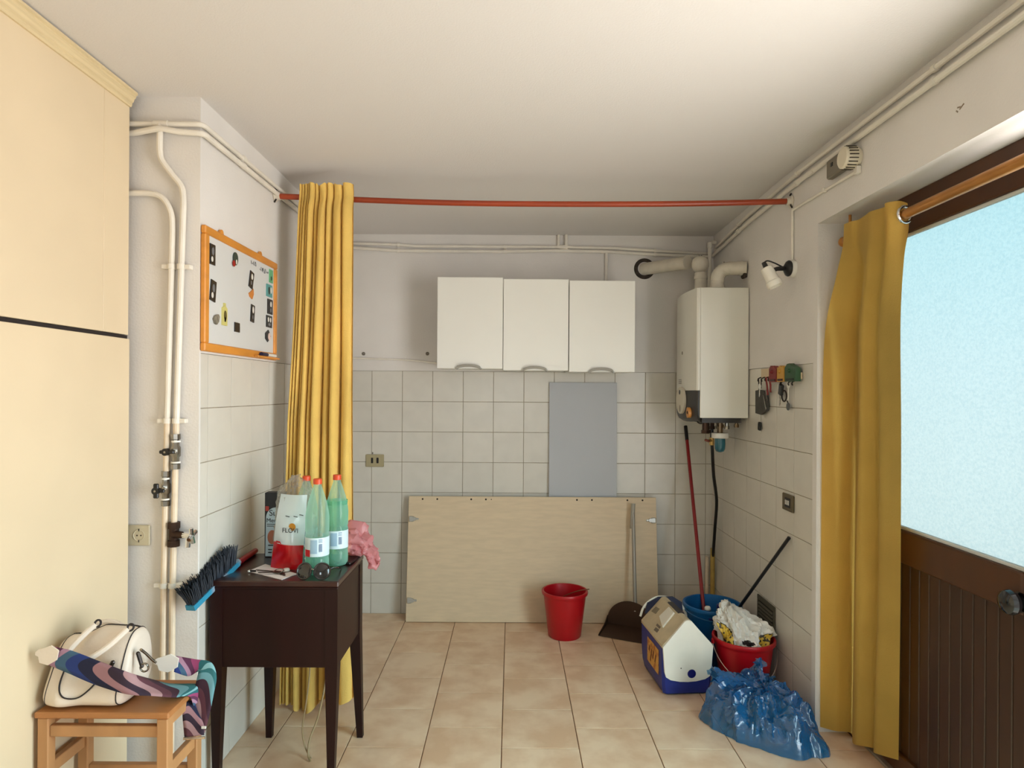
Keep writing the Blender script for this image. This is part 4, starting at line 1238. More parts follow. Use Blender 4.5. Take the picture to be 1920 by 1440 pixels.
dp_m = M('brown_plastic', (66, 44, 30), 0.5, var=0.08, vscale=8)
dpn = thing('dustpan', 'brown upright dustpan with a grey handle leaning on the pale board', 'dustpan', (0.70, 3.90, 0))
OD, ang = V((0.735, 3.93, 0.0)), radians(-26)
RD = Matrix.Rotation(ang, 3, 'Z')
def dpt(x, y, z):
    return OD + RD @ V((x, y, z))
# local frame: x along the mouth, y towards the back wall
m_ = MB()
def pan_floor(u_, v_):
    return dpt((u_ - .5) * 0.30, -0.17 + 0.19 * v_, 0.003 + 0.020 * v_)
m_.grid(pan_floor, 8, 6)
m_.build('tray', dp_m, dpn)
m_ = MB()
arc = [(0.150 * cos(a), 0.155 * sin(a) ** 0.9 if sin(a) > 0 else 0) for a in [pi * i / 24 for i in range(25)]]
m_.prism([(-0.15, 0.0)] + [(x, 0.022 + z) for x, z in reversed(arc)] + [(0.15, 0.0)], lambda a, b, dd: dpt(a, 0.015 + dd - b * 0.10, b + 0.004), 0.0, 0.005)
m_.build('back_shield', dp_m, dpn, smooth=False)
for sg in (-1, 1):
    m_ = MB().prism([(-0.165, 0.004), (0.016, 0.022), (0.010, 0.072), (-0.04, 0.040), (-0.165, 0.010)], lambda a, b, dd, sg=sg: dpt(sg * 0.150 - sg * dd, a, b), 0.0, 0.004)
    m_.build('side_wall', dp_m, dpn, smooth=False)
hs = M('grey_tube', (150, 142, 132), 0.4, metal=0.3)
MB().tube([dpt(0.028, 0.012, 0.12), (0.776, 4.078, 0.70)], 0.0115, 12).build('handle', hs, dpn)
MB().tube([(0.7665, 4.062, 0.60), (0.779, 4.089, 0.755)], 0.013, 12).build('handle_grip', M('grey_grip', (158, 152, 140), 0.5), dpn)

# ------------------------------------------------------------------ cool box
blue_c = M('cooler_blue', (22, 44, 128), 0.4, var=0.05, vscale=10)
white_c = M('cooler_white', (228, 222, 208), 0.45, var=0.03, vscale=10)
lid_m = M('cooler_lid_beige', (196, 178, 146), 0.55, var=0.10, vscale=12)  # beige lid with random mottling
cl = thing('cool_box', 'blue and white cool box with a tent shaped lid beside the buckets', 'cool box', (0.855, 3.085, 0), radians(5))
CW, CL = 0.125, 0.36          # half width, length
def cc(x, y, z):
    return V((x, y, z))
def ring_c(w_, y0, y1, z, r):
    return [(w_ - r, y0, z), (w_, y0 + r, z), (w_, y1 - r, z), (w_ - r, y1, z), (-w_ + r, y1, z), (-w_, y1 - r, z), (-w_, y0 + r, z), (-w_ + r, y0, z)]
m_ = MB()
rgs = []
for z, w_, i_ in ((0.0, 0.100, 0.030), (0.010, 0.112, 0.016), (0.05, 0.120, 0.006), (0.12, 0.124, 0.002), (0.232, 0.125, 0.002)):
    rgs.append([m_.bm.verts.new(p) for p in ring_c(w_, i_, CL - i_, z, 0.012)])
for r0, r1 in zip(rgs, rgs[1:]):
    m_.skin(r0, r1)
m_.face(rgs[0][::-1])
m_.face(rgs[-1])
m_.build('body', blue_c, cl, local=True, angle=40)
lid = MB()
gab = [(-0.124, 0.233), (0.124, 0.233), (0.124, 0.247), (0.016, 0.364), (0.006, 0.368), (-0.006, 0.368), (-0.016, 0.364), (-0.124, 0.247)]
lid.prism(gab, lambda a, b, dd: (a, dd, b), 0.006, CL - 0.004)
ld = lid.build('lid', lid_m, cl, smooth=False, local=True)
fr = MB()
fp = [(-0.115, 0.120), (-0.108, 0.098), (-0.085, 0.084), (-0.04, 0.075), (0.0, 0.073), (0.04, 0.075), (0.085, 0.084), (0.108, 0.098), (0.115, 0.120), (0.124, 0.243), (0.018, 0.363), (0.006, 0.369), (-0.006, 0.369), (-0.018, 0.363), (-0.124, 0.243)]
fr.prism(fp, lambda a, b, dd: (a, dd, b), -0.006, 0.006)
fp_o = fr.build('front_panel', white_c, cl, smooth=False, local=True)
MB().lathe([(0, 0.004), (0.019, 0.003), (0.021, 0.0), (0.021, -0.004)], (0.018, -0.006, 0.112), 24, Matrix.Rotation(radians(90), 3, 'X')).build('button', M('navy_button', (20, 20, 96), 0.35), cl, local=True)
MB().cyl((-0.035, -0.0065, 0.140), (-0.035, -0.005, 0.140), 0.003, seg=8).build('speck', dark_gap, cl, local=True)
stkr = M('orange_sticker', (214, 160, 74), 0.5, col2=(176, 104, 40), vscale=30, ramp=(0.5, 0.62))
MB().box(-0.1275, -0.1255, 0.055, 0.235, 0.085, 0.205).build('sticker', stkr, cl, smooth=False, local=True)
for yy, zz, hh in ((0.10, 0.145, 0.045), (0.135, 0.15, 0.05), (0.17, 0.135, 0.07), (0.20, 0.16, 0.03)):
    MB().obox((-0.1279, yy, zz), (0.0008, 0.014, hh), Matrix.Rotation(0.35, 3, 'X')).build('sticker_print', M('sticker_brown', (110, 58, 28), 0.6), cl, smooth=False, local=True)
# pieces on the left slope of the lid
nS = V((-0.117, 0, 0.108)).normalized()
uS = V((0.108, 0, 0.117)).normalized()
def slope(y, t_, h_):
    return V((-0.124, y, 0.247)) + uS * t_ + nS * h_
def patch(name, pts, h_, mat):
    m_ = MB().prism(pts, lambda a, b, dd: slope(a, b, dd), 0.0, h_)
    return m_.build(name, mat, ld, smooth=False, local=True)
patch('flap', [(0.115, 0.060), (0.215, 0.085), (0.205, 0.155), (0.125, 0.152)], 0.008, white_c)
patch('label_patch', [(0.130, 0.020), (0.175, 0.016), (0.178, 0.034), (0.133, 0.038)], 0.001, M('label_grey', (110, 96, 84), 0.6))
patch('label_patch', [(0.138, 0.042), (0.190, 0.040), (0.192, 0.052), (0.140, 0.054)], 0.001, M('label_grey', (110, 96, 84), 0.6))
patch('label_patch', [(0.275, 0.078), (0.335, 0.070), (0.330, 0.106), (0.280, 0.112)], 0.001, M('label_olive', (130, 118, 96), 0.6))
MB().box(-0.012, 0.020, 0.10, 0.27, 0.356, 0.3705, 0.004).build('handle_recess', M('recess_dark', (46, 40, 44), 0.5), ld, local=True)
hnd = MB()
hp = spline([(-0.126, 0.368, 0.262), (-0.110, 0.370, 0.305), (-0.078, 0.374, 0.338), (-0.030, 0.376, 0.360), (0.030, 0.376, 0.356), (0.090, 0.374, 0.326), (0.122, 0.370, 0.280), (0.128, 0.366, 0.235)], 6)
hnd.tube(hp, 0.0065, 8)
hnd.build('swing_handle', white_c, cl, local=True)
MB().prism([(-0.105, 0.28), (0.105, 0.28), (0.10, 0.335), (0.05, 0.366), (-0.03, 0.366), (-0.09, 0.335)], lambda a, b, dd: (a, dd, b), 0.3565, 0.366).build('rear_gable', M('navy_gable', (26, 30, 58), 0.5), cl, smooth=False, local=True)

# ------------------------------------------------------------------ cleaning bottles in the blue bucket
navy = M('navy_cap', (22, 26, 92), 0.35)
def cbottle(label, c, r, h, cap_r, cap_h, mat, capm, tilt=(0, 0)):
    t = thing('cleaning_bottle', label, 'bottle', c, group='bottles in the blue bucket')
    t.rotation_euler = (tilt[0], tilt[1], 0.3)
    MB().lathe([(0, 0), (r, 0), (r, h * .8), (r * .8, h * .9), (cap_r * 1.05, h), (0, h)], (0, 0, 0), 20).build('body', mat, t, local=True)
    MB().lathe([(cap_r, h), (cap_r * 1.06, h + 0.004), (cap_r, h + cap_h), (cap_r * .7, h + cap_h + 0.006), (0, h + cap_h + 0.007)], (0, 0, 0), 18).build('cap', capm, t, local=True)
    return t
cbottle('navy spray bottle with a white nozzle inside the blue bucket', (1.050, 3.412, 0.014), 0.026, 0.295, 0.016, 0.012, M('navy_bottle', (24, 26, 74), 0.3), gl_white)
cbottle('white bottle with a round navy cap inside the blue bucket', (1.130, 3.420, 0.014), 0.036, 0.275, 0.028, 0.042, M('white_bottle', (222, 224, 226), 0.35), navy)
m_ = tag(MB().obox((1.098, 3.355, 0.275), (0.12, 0.022, 0.014), Matrix.Rotation(0.06, 3, 'Y'), 0.004).build('brush_back', navy), 'small navy brush hooked over the front rim of the blue bucket', 'brush')

# ------------------------------------------------------------------ white bag in the red bucket
def crumple_bag():
    C = V((1.160, 3.185, 0.20))
    def f(u_, v_):
        a = 2 * pi * u_
        # v: 0 at bucket, 1 at the tip
        tip = V((1.105, 3.235, 0.405))
        r = 0.118 * (1 - v_ ** 1.7) ** 0.75
        base = C.lerp(tip, v_) + V((0, 0, 0.02 * sin(pi * v_)))
        d_ = V((cos(a), sin(a), 0))
        p = base + d_ * r
        ridge = ridged(V((cos(a) * 2.2, sin(a) * 2.2, v_ * 2.4)) + V((3, 1, 5)), 3) - 0.42
        cre = ridged(p * 13 + V((1, 7, 2)), 2) - 0.5
        fold = 0.012 * sin(a * 5 + v_ * 6) * (1 - v_)
        bulge = 0.05 * max(0, cos(a - 0.1)) ** 2 * sin(pi * min(1, v_ * 1.3))
        q = p + d_ * (ridge * 0.060 * (1 - v_ * .5) + fold + cre * 0.018) + V((bulge, -bulge * .6, ridge * 0.030 + cre * 0.020 - 0.04 * max(0, cos(a)) * v_))
        h_ = V((q.x - 1.155, q.y - 3.172, 0))          # stays inside the bucket below its rim
        lim = 0.118 + 0.10 * max(0, q.z - 0.20)
        if q.z < 0.275 and h_.length > lim:
            h_ = h_.normalized() * lim
            q.x, q.y = 1.155 + h_.x, 3.172 + h_.y
        q.x = min(q.x, XR - 0.012)
        return q
    m_ = MB()
    NU, NVV = 150, 70
    m_.grid(f, NU, NVV, closed_u=True)
    t = thing('plastic_bag', 'crumpled white plastic bag with yellow print stuffed in the red bucket', 'bag', (1.16, 3.185, 0.10))
    o = m_.build('bag_body', M('white_bag_plastic', (224, 220, 212), 0.35, coat=0.2), t, angle=30)
    yel, blk, rd = M('bag_yellow', (214, 176, 60), 0.45, col2=(40, 32, 26), vscale=42, ramp=(0.52, 0.55)), M('bag_black', (36, 30, 28), 0.5), M('bag_red', (150, 30, 34), 0.5)
    for mm in (yel, blk, rd):
        o.data.materials.append(mm)
    for pl in o.data.polygons:
        i, j = pl.index // (NVV - 1), pl.index % (NVV - 1)
        u_, v_ = (i + .5) / NU, (j + .5) / (NVV - 1)
        for cu, cv, ru, rv in ((0.595, 0.26, 0.060, 0.22), (0.865, 0.20, 0.050, 0.17)):
            e = ((u_ - cu) / ru) ** 2 + ((v_ - cv) / rv) ** 2
            if e < 1:
                s_ = sin((v_ - cv) / rv * 9 + (u_ - cu) / ru * 3)
                pl.material_index = 2 if e > 0.86 else 1
                if cu > 0.7 and u_ < cu - 0.03:
                    pl.material_index = 3
        e = ((u_ - 0.74) / 0.035) ** 2 + ((v_ - 0.20) / 0.05) ** 2
        if e < 1:
            pl.material_index = 2
    return t
crumple_bag()

# ------------------------------------------------------------------ blue refuse bag on the floor
blue_film = M_film('blue_film', (130, 190, 226), (40, 122, 184), opacity=0.46, rough=0.14, bump=0.35, bscale=20, trans=0.25, sheen=1.0)
def blue_bag():
    t = thing('refuse_bag', 'knotted translucent blue plastic refuse bag on the floor by the door', 'bag', (1.10, 2.78, 0))
    out = spline([(0.845, 2.880, 0), (0.905, 2.755, 0), (0.990, 2.655, 0), (1.12, 2.570, 0), (1.285, 2.585, 0), (1.302, 2.70, 0), (1.290, 2.84, 0), (1.22, 2.96, 0), (1.08, 2.985, 0), (0.93, 2.965, 0)], 8, closed=True)
    n = len(out)
    C = V((1.105, 2.80, 0))
    def f(u_, v_):
        k = u_ * n
        i = int(k) % n
        e = out[i].lerp(out[(i + 1) % n], k - int(k))
        r = 1 - v_
        d_ = e - C
        p = C + d_ * (r ** 0.8)
        edge = V((1.24, 2.66, 0))
        hh = 0.170 + 0.03 * (p.y - 2.7) - 0.05 * max(0, (1.02 - p.x) / 0.2) - 0.02 * max(0, (p.x - 1.2) / 0.1)
        z = hh * (1 - r ** 2.4) ** 0.62
        a_ = math.atan2(d_.y, d_.x)
        # folds radiating from the knot, big dents, and a few sharp creases
        rad_ = ridged(V((cos(a_) * 2.1, sin(a_) * 2.1, r * 1.6)) + V((0, 4, 0)), 3) - 0.45
        dent = mn.noise(p * 9 + V((2, 5, 1)))
        cre = ridged(p * 8.5 + V((0, 0, z * 6)), 3) - 0.5
        fine = ridged(V((cos(a_) * 9, sin(a_) * 9, r * 3.0)), 2) - 0.5
        w_ = min(1, v_ * 4)
        out_ = rad_ * 0.085 * sqrt(r) * (0.45 + 0.55 * w_) + dent * 0.030 + fine * 0.008 * w_
        p = p + d_.normalized() * out_ * 0.7
        return V((min(p.x, XR - 0.012), p.y, max(0.002, z + w_ * (rad_ * 0.055 * sqrt(r) + cre * 0.060 + dent * 0.020 + fine * 0.008))))
    m_ = MB().grid(f, 220, 80, closed_u=True)
    m_.build('bag_body', blue_film, t, angle=45, weld=0.0005)
    # gathered neck with two loose tails
    def tail(tip, up, wdt, seed):
        K = V((1.125, 2.84, 0.165))
        tip = V(tip)
        ax = tip - K
        side = ax.cross(V(up)).normalized()
        upn = side.cross(ax).normalized()
        def g(u_, v_):
            a = (u_ - .5) * 4.2
            r = 0.014 + wdt * v_ ** 1.2
            p = K + ax * v_ + side * (r * sin(a)) + upn * (r * 0.55 * cos(a))
            q = ridged(p * 30 + V((seed, 0, 0)), 3) - 0.4
            return p + (side * 0.5 + upn) * q * 0.035 * (0.3 + v_) + ax * 0.06 * sin(u_ * 21 + seed) * v_
        return MB().grid(g, 30, 14)
    tail((1.080, 2.89, 0.232), (0, 1, 0.2), 0.052, 1).build('tail', blue_film, t, angle=25)
    tail((0.905, 2.86, 0.185), (0, 0.2, 1), 0.055, 4).build('tail', blue_film, t, angle=25)
    tail((1.165, 2.90, 0.215), (0, 1, 0.3), 0.045, 8).build('tail', blue_film, t, angle=25)
    MB().tube([(1.125 + 0.022 * cos(a), 2.84 + 0.022 * sin(a), 0.168) for a in [2 * pi * i / 12 for i in range(12)]], 0.010, 8, closed=True).build('knot', blue_film, t)
    # rubbish showing through
    def rub(c, r, sq, seed):
        c = V(c)
        def g(u_, v_):
            a, b = 2 * pi * u_, pi * v_
            d_ = V((sin(b) * cos(a), sin(b) * sin(a), cos(b) * sq))
            return c + d_ * r * (0.75 + 0.5 * ridged(d_ * 1.7 + V((seed, 0, 0)), 3))
        return MB().grid(g, 20, 12, closed_u=True)
    rub((1.22, 2.665, 0.042), 0.042, 0.6, 1).build('rubbish', M('rubbish_dark', (50, 46, 42), 0.7, var=0.5, vscale=40), t, angle=25)
    rub((1.11, 2.66, 0.040), 0.044, 0.6, 3).build('rubbish', M('rubbish_grey', (150, 150, 146), 0.7, var=0.5, vscale=40), t, angle=25)
    rub((1.20, 2.76, 0.060), 0.060, 0.7, 6).build('rubbish', M('rubbish_teal', (60, 84, 84), 0.6, var=0.4, vscale=30), t, angle=25)
    rub((1.00, 2.80, 0.050), 0.055, 0.7, 9).build('rubbish', M('rubbish_grey', (150, 150, 146), 0.7, var=0.5, vscale=40), t, angle=25)
blue_bag()

# ------------------------------------------------------------------ sewing table
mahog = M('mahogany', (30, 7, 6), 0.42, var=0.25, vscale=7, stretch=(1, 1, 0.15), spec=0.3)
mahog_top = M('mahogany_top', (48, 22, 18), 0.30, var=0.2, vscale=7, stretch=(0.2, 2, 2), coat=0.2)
TX0, TX1, TY0, TY1, TZ = -1.112, -0.640, 2.365, 2.762, 0.76
tb = thing('sewing_table', 'dark mahogany sewing table on tapered legs against the left wall', 'table', ((TX0 + TX1) / 2, (TY0 + TY1) / 2, 0))
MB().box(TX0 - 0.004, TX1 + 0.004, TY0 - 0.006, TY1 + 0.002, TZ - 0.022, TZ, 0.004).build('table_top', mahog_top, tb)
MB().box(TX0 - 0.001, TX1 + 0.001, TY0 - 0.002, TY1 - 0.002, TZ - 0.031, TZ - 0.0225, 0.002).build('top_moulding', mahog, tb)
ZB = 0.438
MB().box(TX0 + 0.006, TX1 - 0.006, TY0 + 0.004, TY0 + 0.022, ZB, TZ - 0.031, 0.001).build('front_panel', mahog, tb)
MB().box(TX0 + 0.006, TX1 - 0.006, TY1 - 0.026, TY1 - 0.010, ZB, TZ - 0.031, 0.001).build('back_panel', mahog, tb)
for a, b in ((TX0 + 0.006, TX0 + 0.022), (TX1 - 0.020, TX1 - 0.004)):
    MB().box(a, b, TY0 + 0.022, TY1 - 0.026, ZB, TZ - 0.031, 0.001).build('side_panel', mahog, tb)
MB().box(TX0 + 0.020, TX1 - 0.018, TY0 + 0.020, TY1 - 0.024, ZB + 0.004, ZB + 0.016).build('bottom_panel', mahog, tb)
def leg(x0, x1, y0, y1, bx, by):
    m_ = MB()
    w_ = 0.024
    lv = [(0.0, w_, bx, by), (ZB, None, 0, 0), (TZ - 0.031, None, 0, 0)]
    top = [(x0, y0), (x1, y0), (x1, y1), (x0, y1)]
    cx_, cy_ = bx, by
    bot = [(cx_ - w_ / 2, cy_ - w_ / 2), (cx_ + w_ / 2, cy_ - w_ / 2), (cx_ + w_ / 2, cy_ + w_ / 2), (cx_ - w_ / 2, cy_ + w_ / 2)]
    rgs_ = [[m_.bm.verts.new((x, y, z)) for x, y in q] for q, z in ((bot, 0.0), (top, ZB), (top, TZ - 0.031))]
    for r0, r1 in zip(rgs_, rgs_[1:]):
        m_.skin(r0, r1)
    m_.face(rgs_[0][::-1])
    m_.face(rgs_[-1])
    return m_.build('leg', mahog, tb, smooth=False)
lw = 0.046
leg(TX0, TX0 + lw, TY0, TY0 + lw, TX0 + 0.020, TY0 + 0.024)
leg(TX1 - lw, TX1, TY0, TY0 + lw, TX1 - 0.026, TY0 + 0.026)
leg(TX0 + 0.070, TX0 + 0.070 + lw, TY1 - lw - 0.02, TY1 - 0.02, TX0 + 0.096, TY1 - 0.055)
leg(TX1 - lw, TX1, TY1 - lw, TY1, TX1 + 0.006, TY1 - 0.050)
cable = thing('power_cable', 'thin beige cable hanging from under the sewing table to the floor', 'cable', (-0.80, 2.56, 0))
cab_m = M('beige_cable', (150, 128, 92), 0.6)
MB().tube(spline([(-0.80, 2.56, 0.455), (-0.802, 2.56, 0.34), (-0.815, 2.56, 0.22), (-0.83, 2.56, 0.12), (-0.82, 2.555, 0.05), (-0.798, 2.55, 0.006), (-0.79, 2.54, 0.004)], 6), 0.003, 6).build('strand', cab_m, cable)
MB().tube(spline([(-0.745, 2.62, 0.455), (-0.75, 2.61, 0.3), (-0.775, 2.59, 0.15), (-0.80, 2.56, 0.07), (-0.80, 2.54, 0.02), (-0.785, 2.52, 0.004)], 6), 0.004, 6).build('strand', cab_m, cable)

# ------------------------------------------------------------------ things on the table
pet = M_film('green_pet', (240, 252, 248), (196, 240, 226), opacity=0.28, rough=0.08, trans=0.5)
pet_w = M_film('green_water', (216, 246, 238), (136, 222, 198), opacity=0.24, rough=0.1, trans=0.5)
cap_o = M('orange_cap', (212, 74, 34), 0.4)
def lab_mat():
    m = M('bottle_label', (206, 226, 232), 0.4)
    N, L = m.node_tree.nodes, m.node_tree.links
    tc = N.new('ShaderNodeTexCoord')
    mp = N.new('ShaderNodeMapping')
    mp.inputs['Scale'].default_value = (1, 1, 1)
    br = N.new('ShaderNodeTexBrick')
    br.inputs['Scale'].default_value = 26
    br.inputs['Color1'].default_value = lin((206, 226, 232))
    br.inputs['Color2'].default_value = lin((196, 218, 230))
    br.inputs['Mortar'].default_value = lin((120, 160, 190))
    br.inputs['Mortar Size'].default_value = 0.02
    L.new(tc.outputs['UV'], mp.inputs[0])
    return m
labm = lab_mat()
blue_ink = M('blue_ink', (40, 78, 130), 0.5)
red_ink = M('red_ink', (196, 24, 30), 0.4)
def water_bottle(label, x, y, h, wl_, ang0, red=False):
    t = thing('water_bottle', label, 'bottle', (x, y, TZ), group='green water bottles on the sewing table')
    R = 0.0445
    k = h / 0.36
    prof = [(0.0, 0.004), (0.030, 0.0), (0.040, 0.004), (R, 0.016), (R, 0.055 * k), (R - 0.002, 0.060 * k), (R, 0.066 * k), (R, 0.150 * k), (R - 0.003, 0.156 * k), (R, 0.164 * k), (R + 0.0005, 0.215 * k), (R - 0.002, 0.238 * k), (0.036, 0.270 * k), (0.025, 0.305 * k), (0.0165, 0.330 * k), (0.0145, 0.336 * k), (0.0145, 0.352 * k)]
    MB().lathe(prof, (0, 0, 0), 32).build('shell', pet, t, local=True, angle=50)
    wp = [(0.0, 0.005)] + [(r - 0.0015, z) for r, z in prof[1:] if z < wl_] + [(R - 0.002, wl_), (0, wl_)]
    MB().lathe(wp, (0, 0, 0), 32).build('water', pet_w, t, local=True, angle=50)
    MB().lathe([(0.0155, 0.344 * k), (0.0165, 0.342 * k), (0.0165, h), (0.015, h + 0.002), (0, h + 0.002)], (0, 0, 0), 24).build('cap', cap_o, t, local=True)
    lb = MB().lathe([(R + 0.0006, 0.072 * k), (R + 0.0008, 0.143 * k)], (0, 0, 0), 40, a0=ang0, a1=ang0 + 4.6).build('label', labm, t, local=True)
    def curved(name, a, b, z0_, z1_, mat):
        MB().lathe([(R + 0.0014, z0_ * k), (R + 0.0014, z1_ * k)], (0, 0, 0), 6, a0=a, a1=b).build(name, mat, lb, local=True)
    pale = M('pale_print', (150, 180, 200), 0.5)
    base = -pi / 2
    curved('label_picture', base - 0.30, base + 0.28, 0.084, 0.136, pale)
    for i in range(6):
        a = base + 0.42 + i * 0.05
        curved('label_bar', a, a + 0.02 + 0.012 * (i % 2), 0.090, 0.120, blue_ink)
    for i in range(3):
        curved('label_line', base + 0.40, base + 0.72, 0.126 + i * 0.005, 0.1278 + i * 0.005, blue_ink)
    if red:
        curved('label_red_block', base - 0.95, base - 0.32, 0.072, 0.098, red_ink)
    return t
water_bottle('front green water bottle with red block on its label, beside the sunglasses', -0.748, 2.470, 0.362, 0.130, -pi / 2 - 1.6, True)
water_bottle('rear green water bottle standing nearest the pink bag', -0.706, 2.592, 0.362, 0.262, -pi / 2 - 1.6)
water_bottle('green water bottle inside the torn clear wrapping film', -0.845, 2.640, 0.350, 0.08, -pi / 2 - 1.6)

clear_film = M_film('clear_film', (244, 242, 238), (220, 216, 210), opacity=0.20, rough=0.12, bump=0.25, bscale=18, trans=0.5)
pk = thing('bottle_wrap', 'torn shrink wrap with white and red print around a bottle on the table', 'packaging', (-0.87, 2.58, TZ))
def panel_pt(u_, v_, off=0.0):
    # curved printed front of the wrap: u along the width, v up
    x = -0.952 + 0.130 * u_ + 0.010 * v_
    y = 2.548 - 0.030 * sin(pi * (0.15 + 0.75 * u_)) - 0.016 * u_ + 0.010 * sin(v_ * 7 + u_ * 4) * 0.5
    z = TZ + 0.004 + 0.285 * v_ - 0.012 * u_ * (1 - v_)
    lean_ = 0.030 * v_ * v_
    return V((x + 0.018 * v_ * (1 - u_), y + lean_ - off, z))
prw = M('film_white_print', (206, 218, 222), 0.3, coat=0.4, var=0.03, vscale=14)
prr = M('film_red_print', (190, 12, 22), 0.25, coat=0.5, var=0.15, vscale=18)
m_ = MB()
m_.grid(lambda u_, v_: panel_pt(u_, 0.34 + 0.66 * v_), 20, 16)
m_.build('white_print', prw, pk, angle=60)
m_ = MB()
m_.grid(lambda u_, v_: panel_pt(u_, 0.0 + 0.345 * v_ + (0.03 if u_ < .3 else 0) * v_), 20, 10)
m_.build('red_print', prr, pk, angle=60)
ink = M('print_ink', (52, 54, 58), 0.5)
og = M('print_orange', (206, 140, 40), 0.5)
cpt = panel_pt(0.62, 0.58, 0.003)
MB().prism([(0.014 * cos(2 * pi * i / 20), 0.015 * sin(2 * pi * i / 20)) for i in range(20)], lambda a, b, dd: cpt + V((a, -dd - 0.12 * a, b)), 0.0, 0.001).build('print_disc', og, pk, smooth=False)
text('print_word', 'FLOVI', 0.026, ink, pk, panel_pt(0.58, 0.535, 0.006), (1, -0.16, 0), (0, 0.05, 1))
for du, dv in ((0.35, 0.72), (0.62, 0.72), (0.80, 0.74)):
    c0 = panel_pt(du, dv, 0.003)
    MB().tube([c0, c0 + V((0.016, -0.002, -0.003))], 0.0014, 5).build('print_stroke', ink, pk)
hl = M('film_shine', (236, 206, 200), 0.3)
# clear upper part and left flank of the wrap
def wrapf(u_, v_):
    a = -0.35 + u_ * 2 * pi * 0.86
    r = 0.072 * (1 - 0.35 * v_ ** 2) * (1 - 0.75 * max(0, v_ - 0.82) / 0.18)
    p = V((-0.890 + 0.015 * v_, 2.615, TZ + 0.003 + 0.355 * v_)) + V((r * 1.15 * cos(a + 1.4), r * sin(a + 1.4), 0))
    q = ridged(p * 22, 4) - 0.4
    return p + V((cos(a + 1.4), sin(a + 1.4), 0.3)) * q * 0.028 * (0.2 + v_)
MB().grid(wrapf, 48, 30).build('clear_film', clear_film, pk, angle=25)

bx = thing('carton', 'narrow dark and pale blue carton standing by the left wall', 'box', (-1.05, 2.72, TZ))
dkb = M('carton_dark', (24, 26, 30), 0.5)
lbl = M('carton_pale', (188, 208, 218), 0.45, var=0.04, vscale=12)
B0, B1 = -1.040, -0.962
MB().box(B0, B1, 2.700, 2.742, TZ + 0.001, TZ + 0.272, 0.001).build('carton_body', dkb, bx)
fp_ = [(B0 + 0.004, 0.004), (B1 - 0.002, 0.004), (B1 - 0.002, 0.205)] + [(B0 + 0.046 + 0.04 * cos(a), 0.165 + 0.045 * sin(a)) for a in [pi / 2 * (1 + i / 8) for i in range(9)]]
MB().prism(fp_, lambda a, b, dd: (a, 2.6995 - dd, TZ + b), 0.0, 0.0012).build('front_print', lbl, bx, smooth=False)
text('print_letters', 'Su', 0.036, ink, bx, (-1.004, 2.6975, TZ + 0.186), (1, 0, 0), (0, 0, 1))
text('print_word', 'Ment', 0.025, ink, bx, (-1.006, 2.6975, TZ + 0.155), (1, 0, 0), (0, 0, 1))
for zz, ww in ((0.138, 0.05), (0.130, 0.04)):
    MB().box(-1.03, -1.03 + ww, 2.6976, 2.6984, TZ + zz, TZ + zz + 0.003).build('print_line', ink, bx)
MB().prism([(-1.037 + 0.020 * cos(2 * pi * i / 14), 0.085 + 0.030 * sin(2 * pi * i / 14)) for i in range(14)], lambda a, b, dd: (a + 0.030, 2.6975 - dd, TZ + b), 0, 0.0008).build('print_figure', M('figure_tan', (176, 110, 84), 0.5), bx, smooth=False)
MB().box(B0 + 0.004, B0 + 0.018, 2.6976, 2.699, TZ + 0.195, TZ + 0.215).build('print_block', M('print_redbrown', (170, 60, 50), 0.5), bx)
for zz in (0.048, 0.030, 0.018):
    MB().box(-1.024, -0.988, 2.6976, 2.6984, TZ + zz, TZ + zz + 0.005).build('print_line', ink, bx)

pinkm = M_film('pink_film', (244, 200, 200), (232, 164, 168), opacity=0.55, rough=0.3, trans=0.35)
pb = thing('plastic_bag', 'crumpled pink plastic bag hanging over the edge of the sewing table', 'bag', (-0.63, 2.70, TZ))
path = spline([(-0.688, 2.706, TZ + 0.035), (-0.668, 2.700, TZ + 0.085), (-0.640, 2.705, TZ + 0.075), (-0.612, 2.705, TZ + 0.045), (-0.590, 2.705, TZ + 0.010), (-0.568, 2.705, TZ - 0.022), (-0.556, 2.705, TZ - 0.030)], 6)
rad = spline([(0.050, 0, 0), (0.055, 0, 0), (0.040, 0, 0), (0.026, 0, 0), (0.022, 0, 0), (0.024, 0, 0), (0.006, 0, 0)], 6)
def pinkf(u_, v_):
    k = v_ * (len(path) - 1)
    i = min(len(path) - 2, int(k))
    p = path[i].lerp(path[i + 1], k - i)
    r = rad[i].x + (rad[i + 1].x - rad[i].x) * (k - i)
    ax = (path[min(i + 1, len(path) - 1)] - path[max(i - 1, 0)]).normalized()
    s1_ = ax.cross(V((0, 1, 0))).normalized()
    a = 2 * pi * u_
    d_ = s1_ * cos(a) + V((0, 1, 0)) * sin(a)
    q = ridged((p + d_ * r) * 24, 3) - 0.42
    o = p + d_ * r * (1 + 0.28 * sin(a * 4 + v_ * 5)) + d_ * q * 0.035
    if o.x < TX1 + 0.006:
        o.z = max(o.z, TZ + 0.003)
    return o
MB().grid(pinkf, 44, 36, closed_u=True).build('bag_body', pinkm, pb, angle=30)
ph = thing('phone', 'dark phone lying under the pink bag on the table edge', 'phone', (-0.67, 2.66, TZ))
MB().obox((-0.668, 2.640, TZ + 0.006), (0.055, 0.11, 0.010), Matrix.Rotation(-0.15, 3, 'Z'), 0.003).build('case', black_pl, ph)

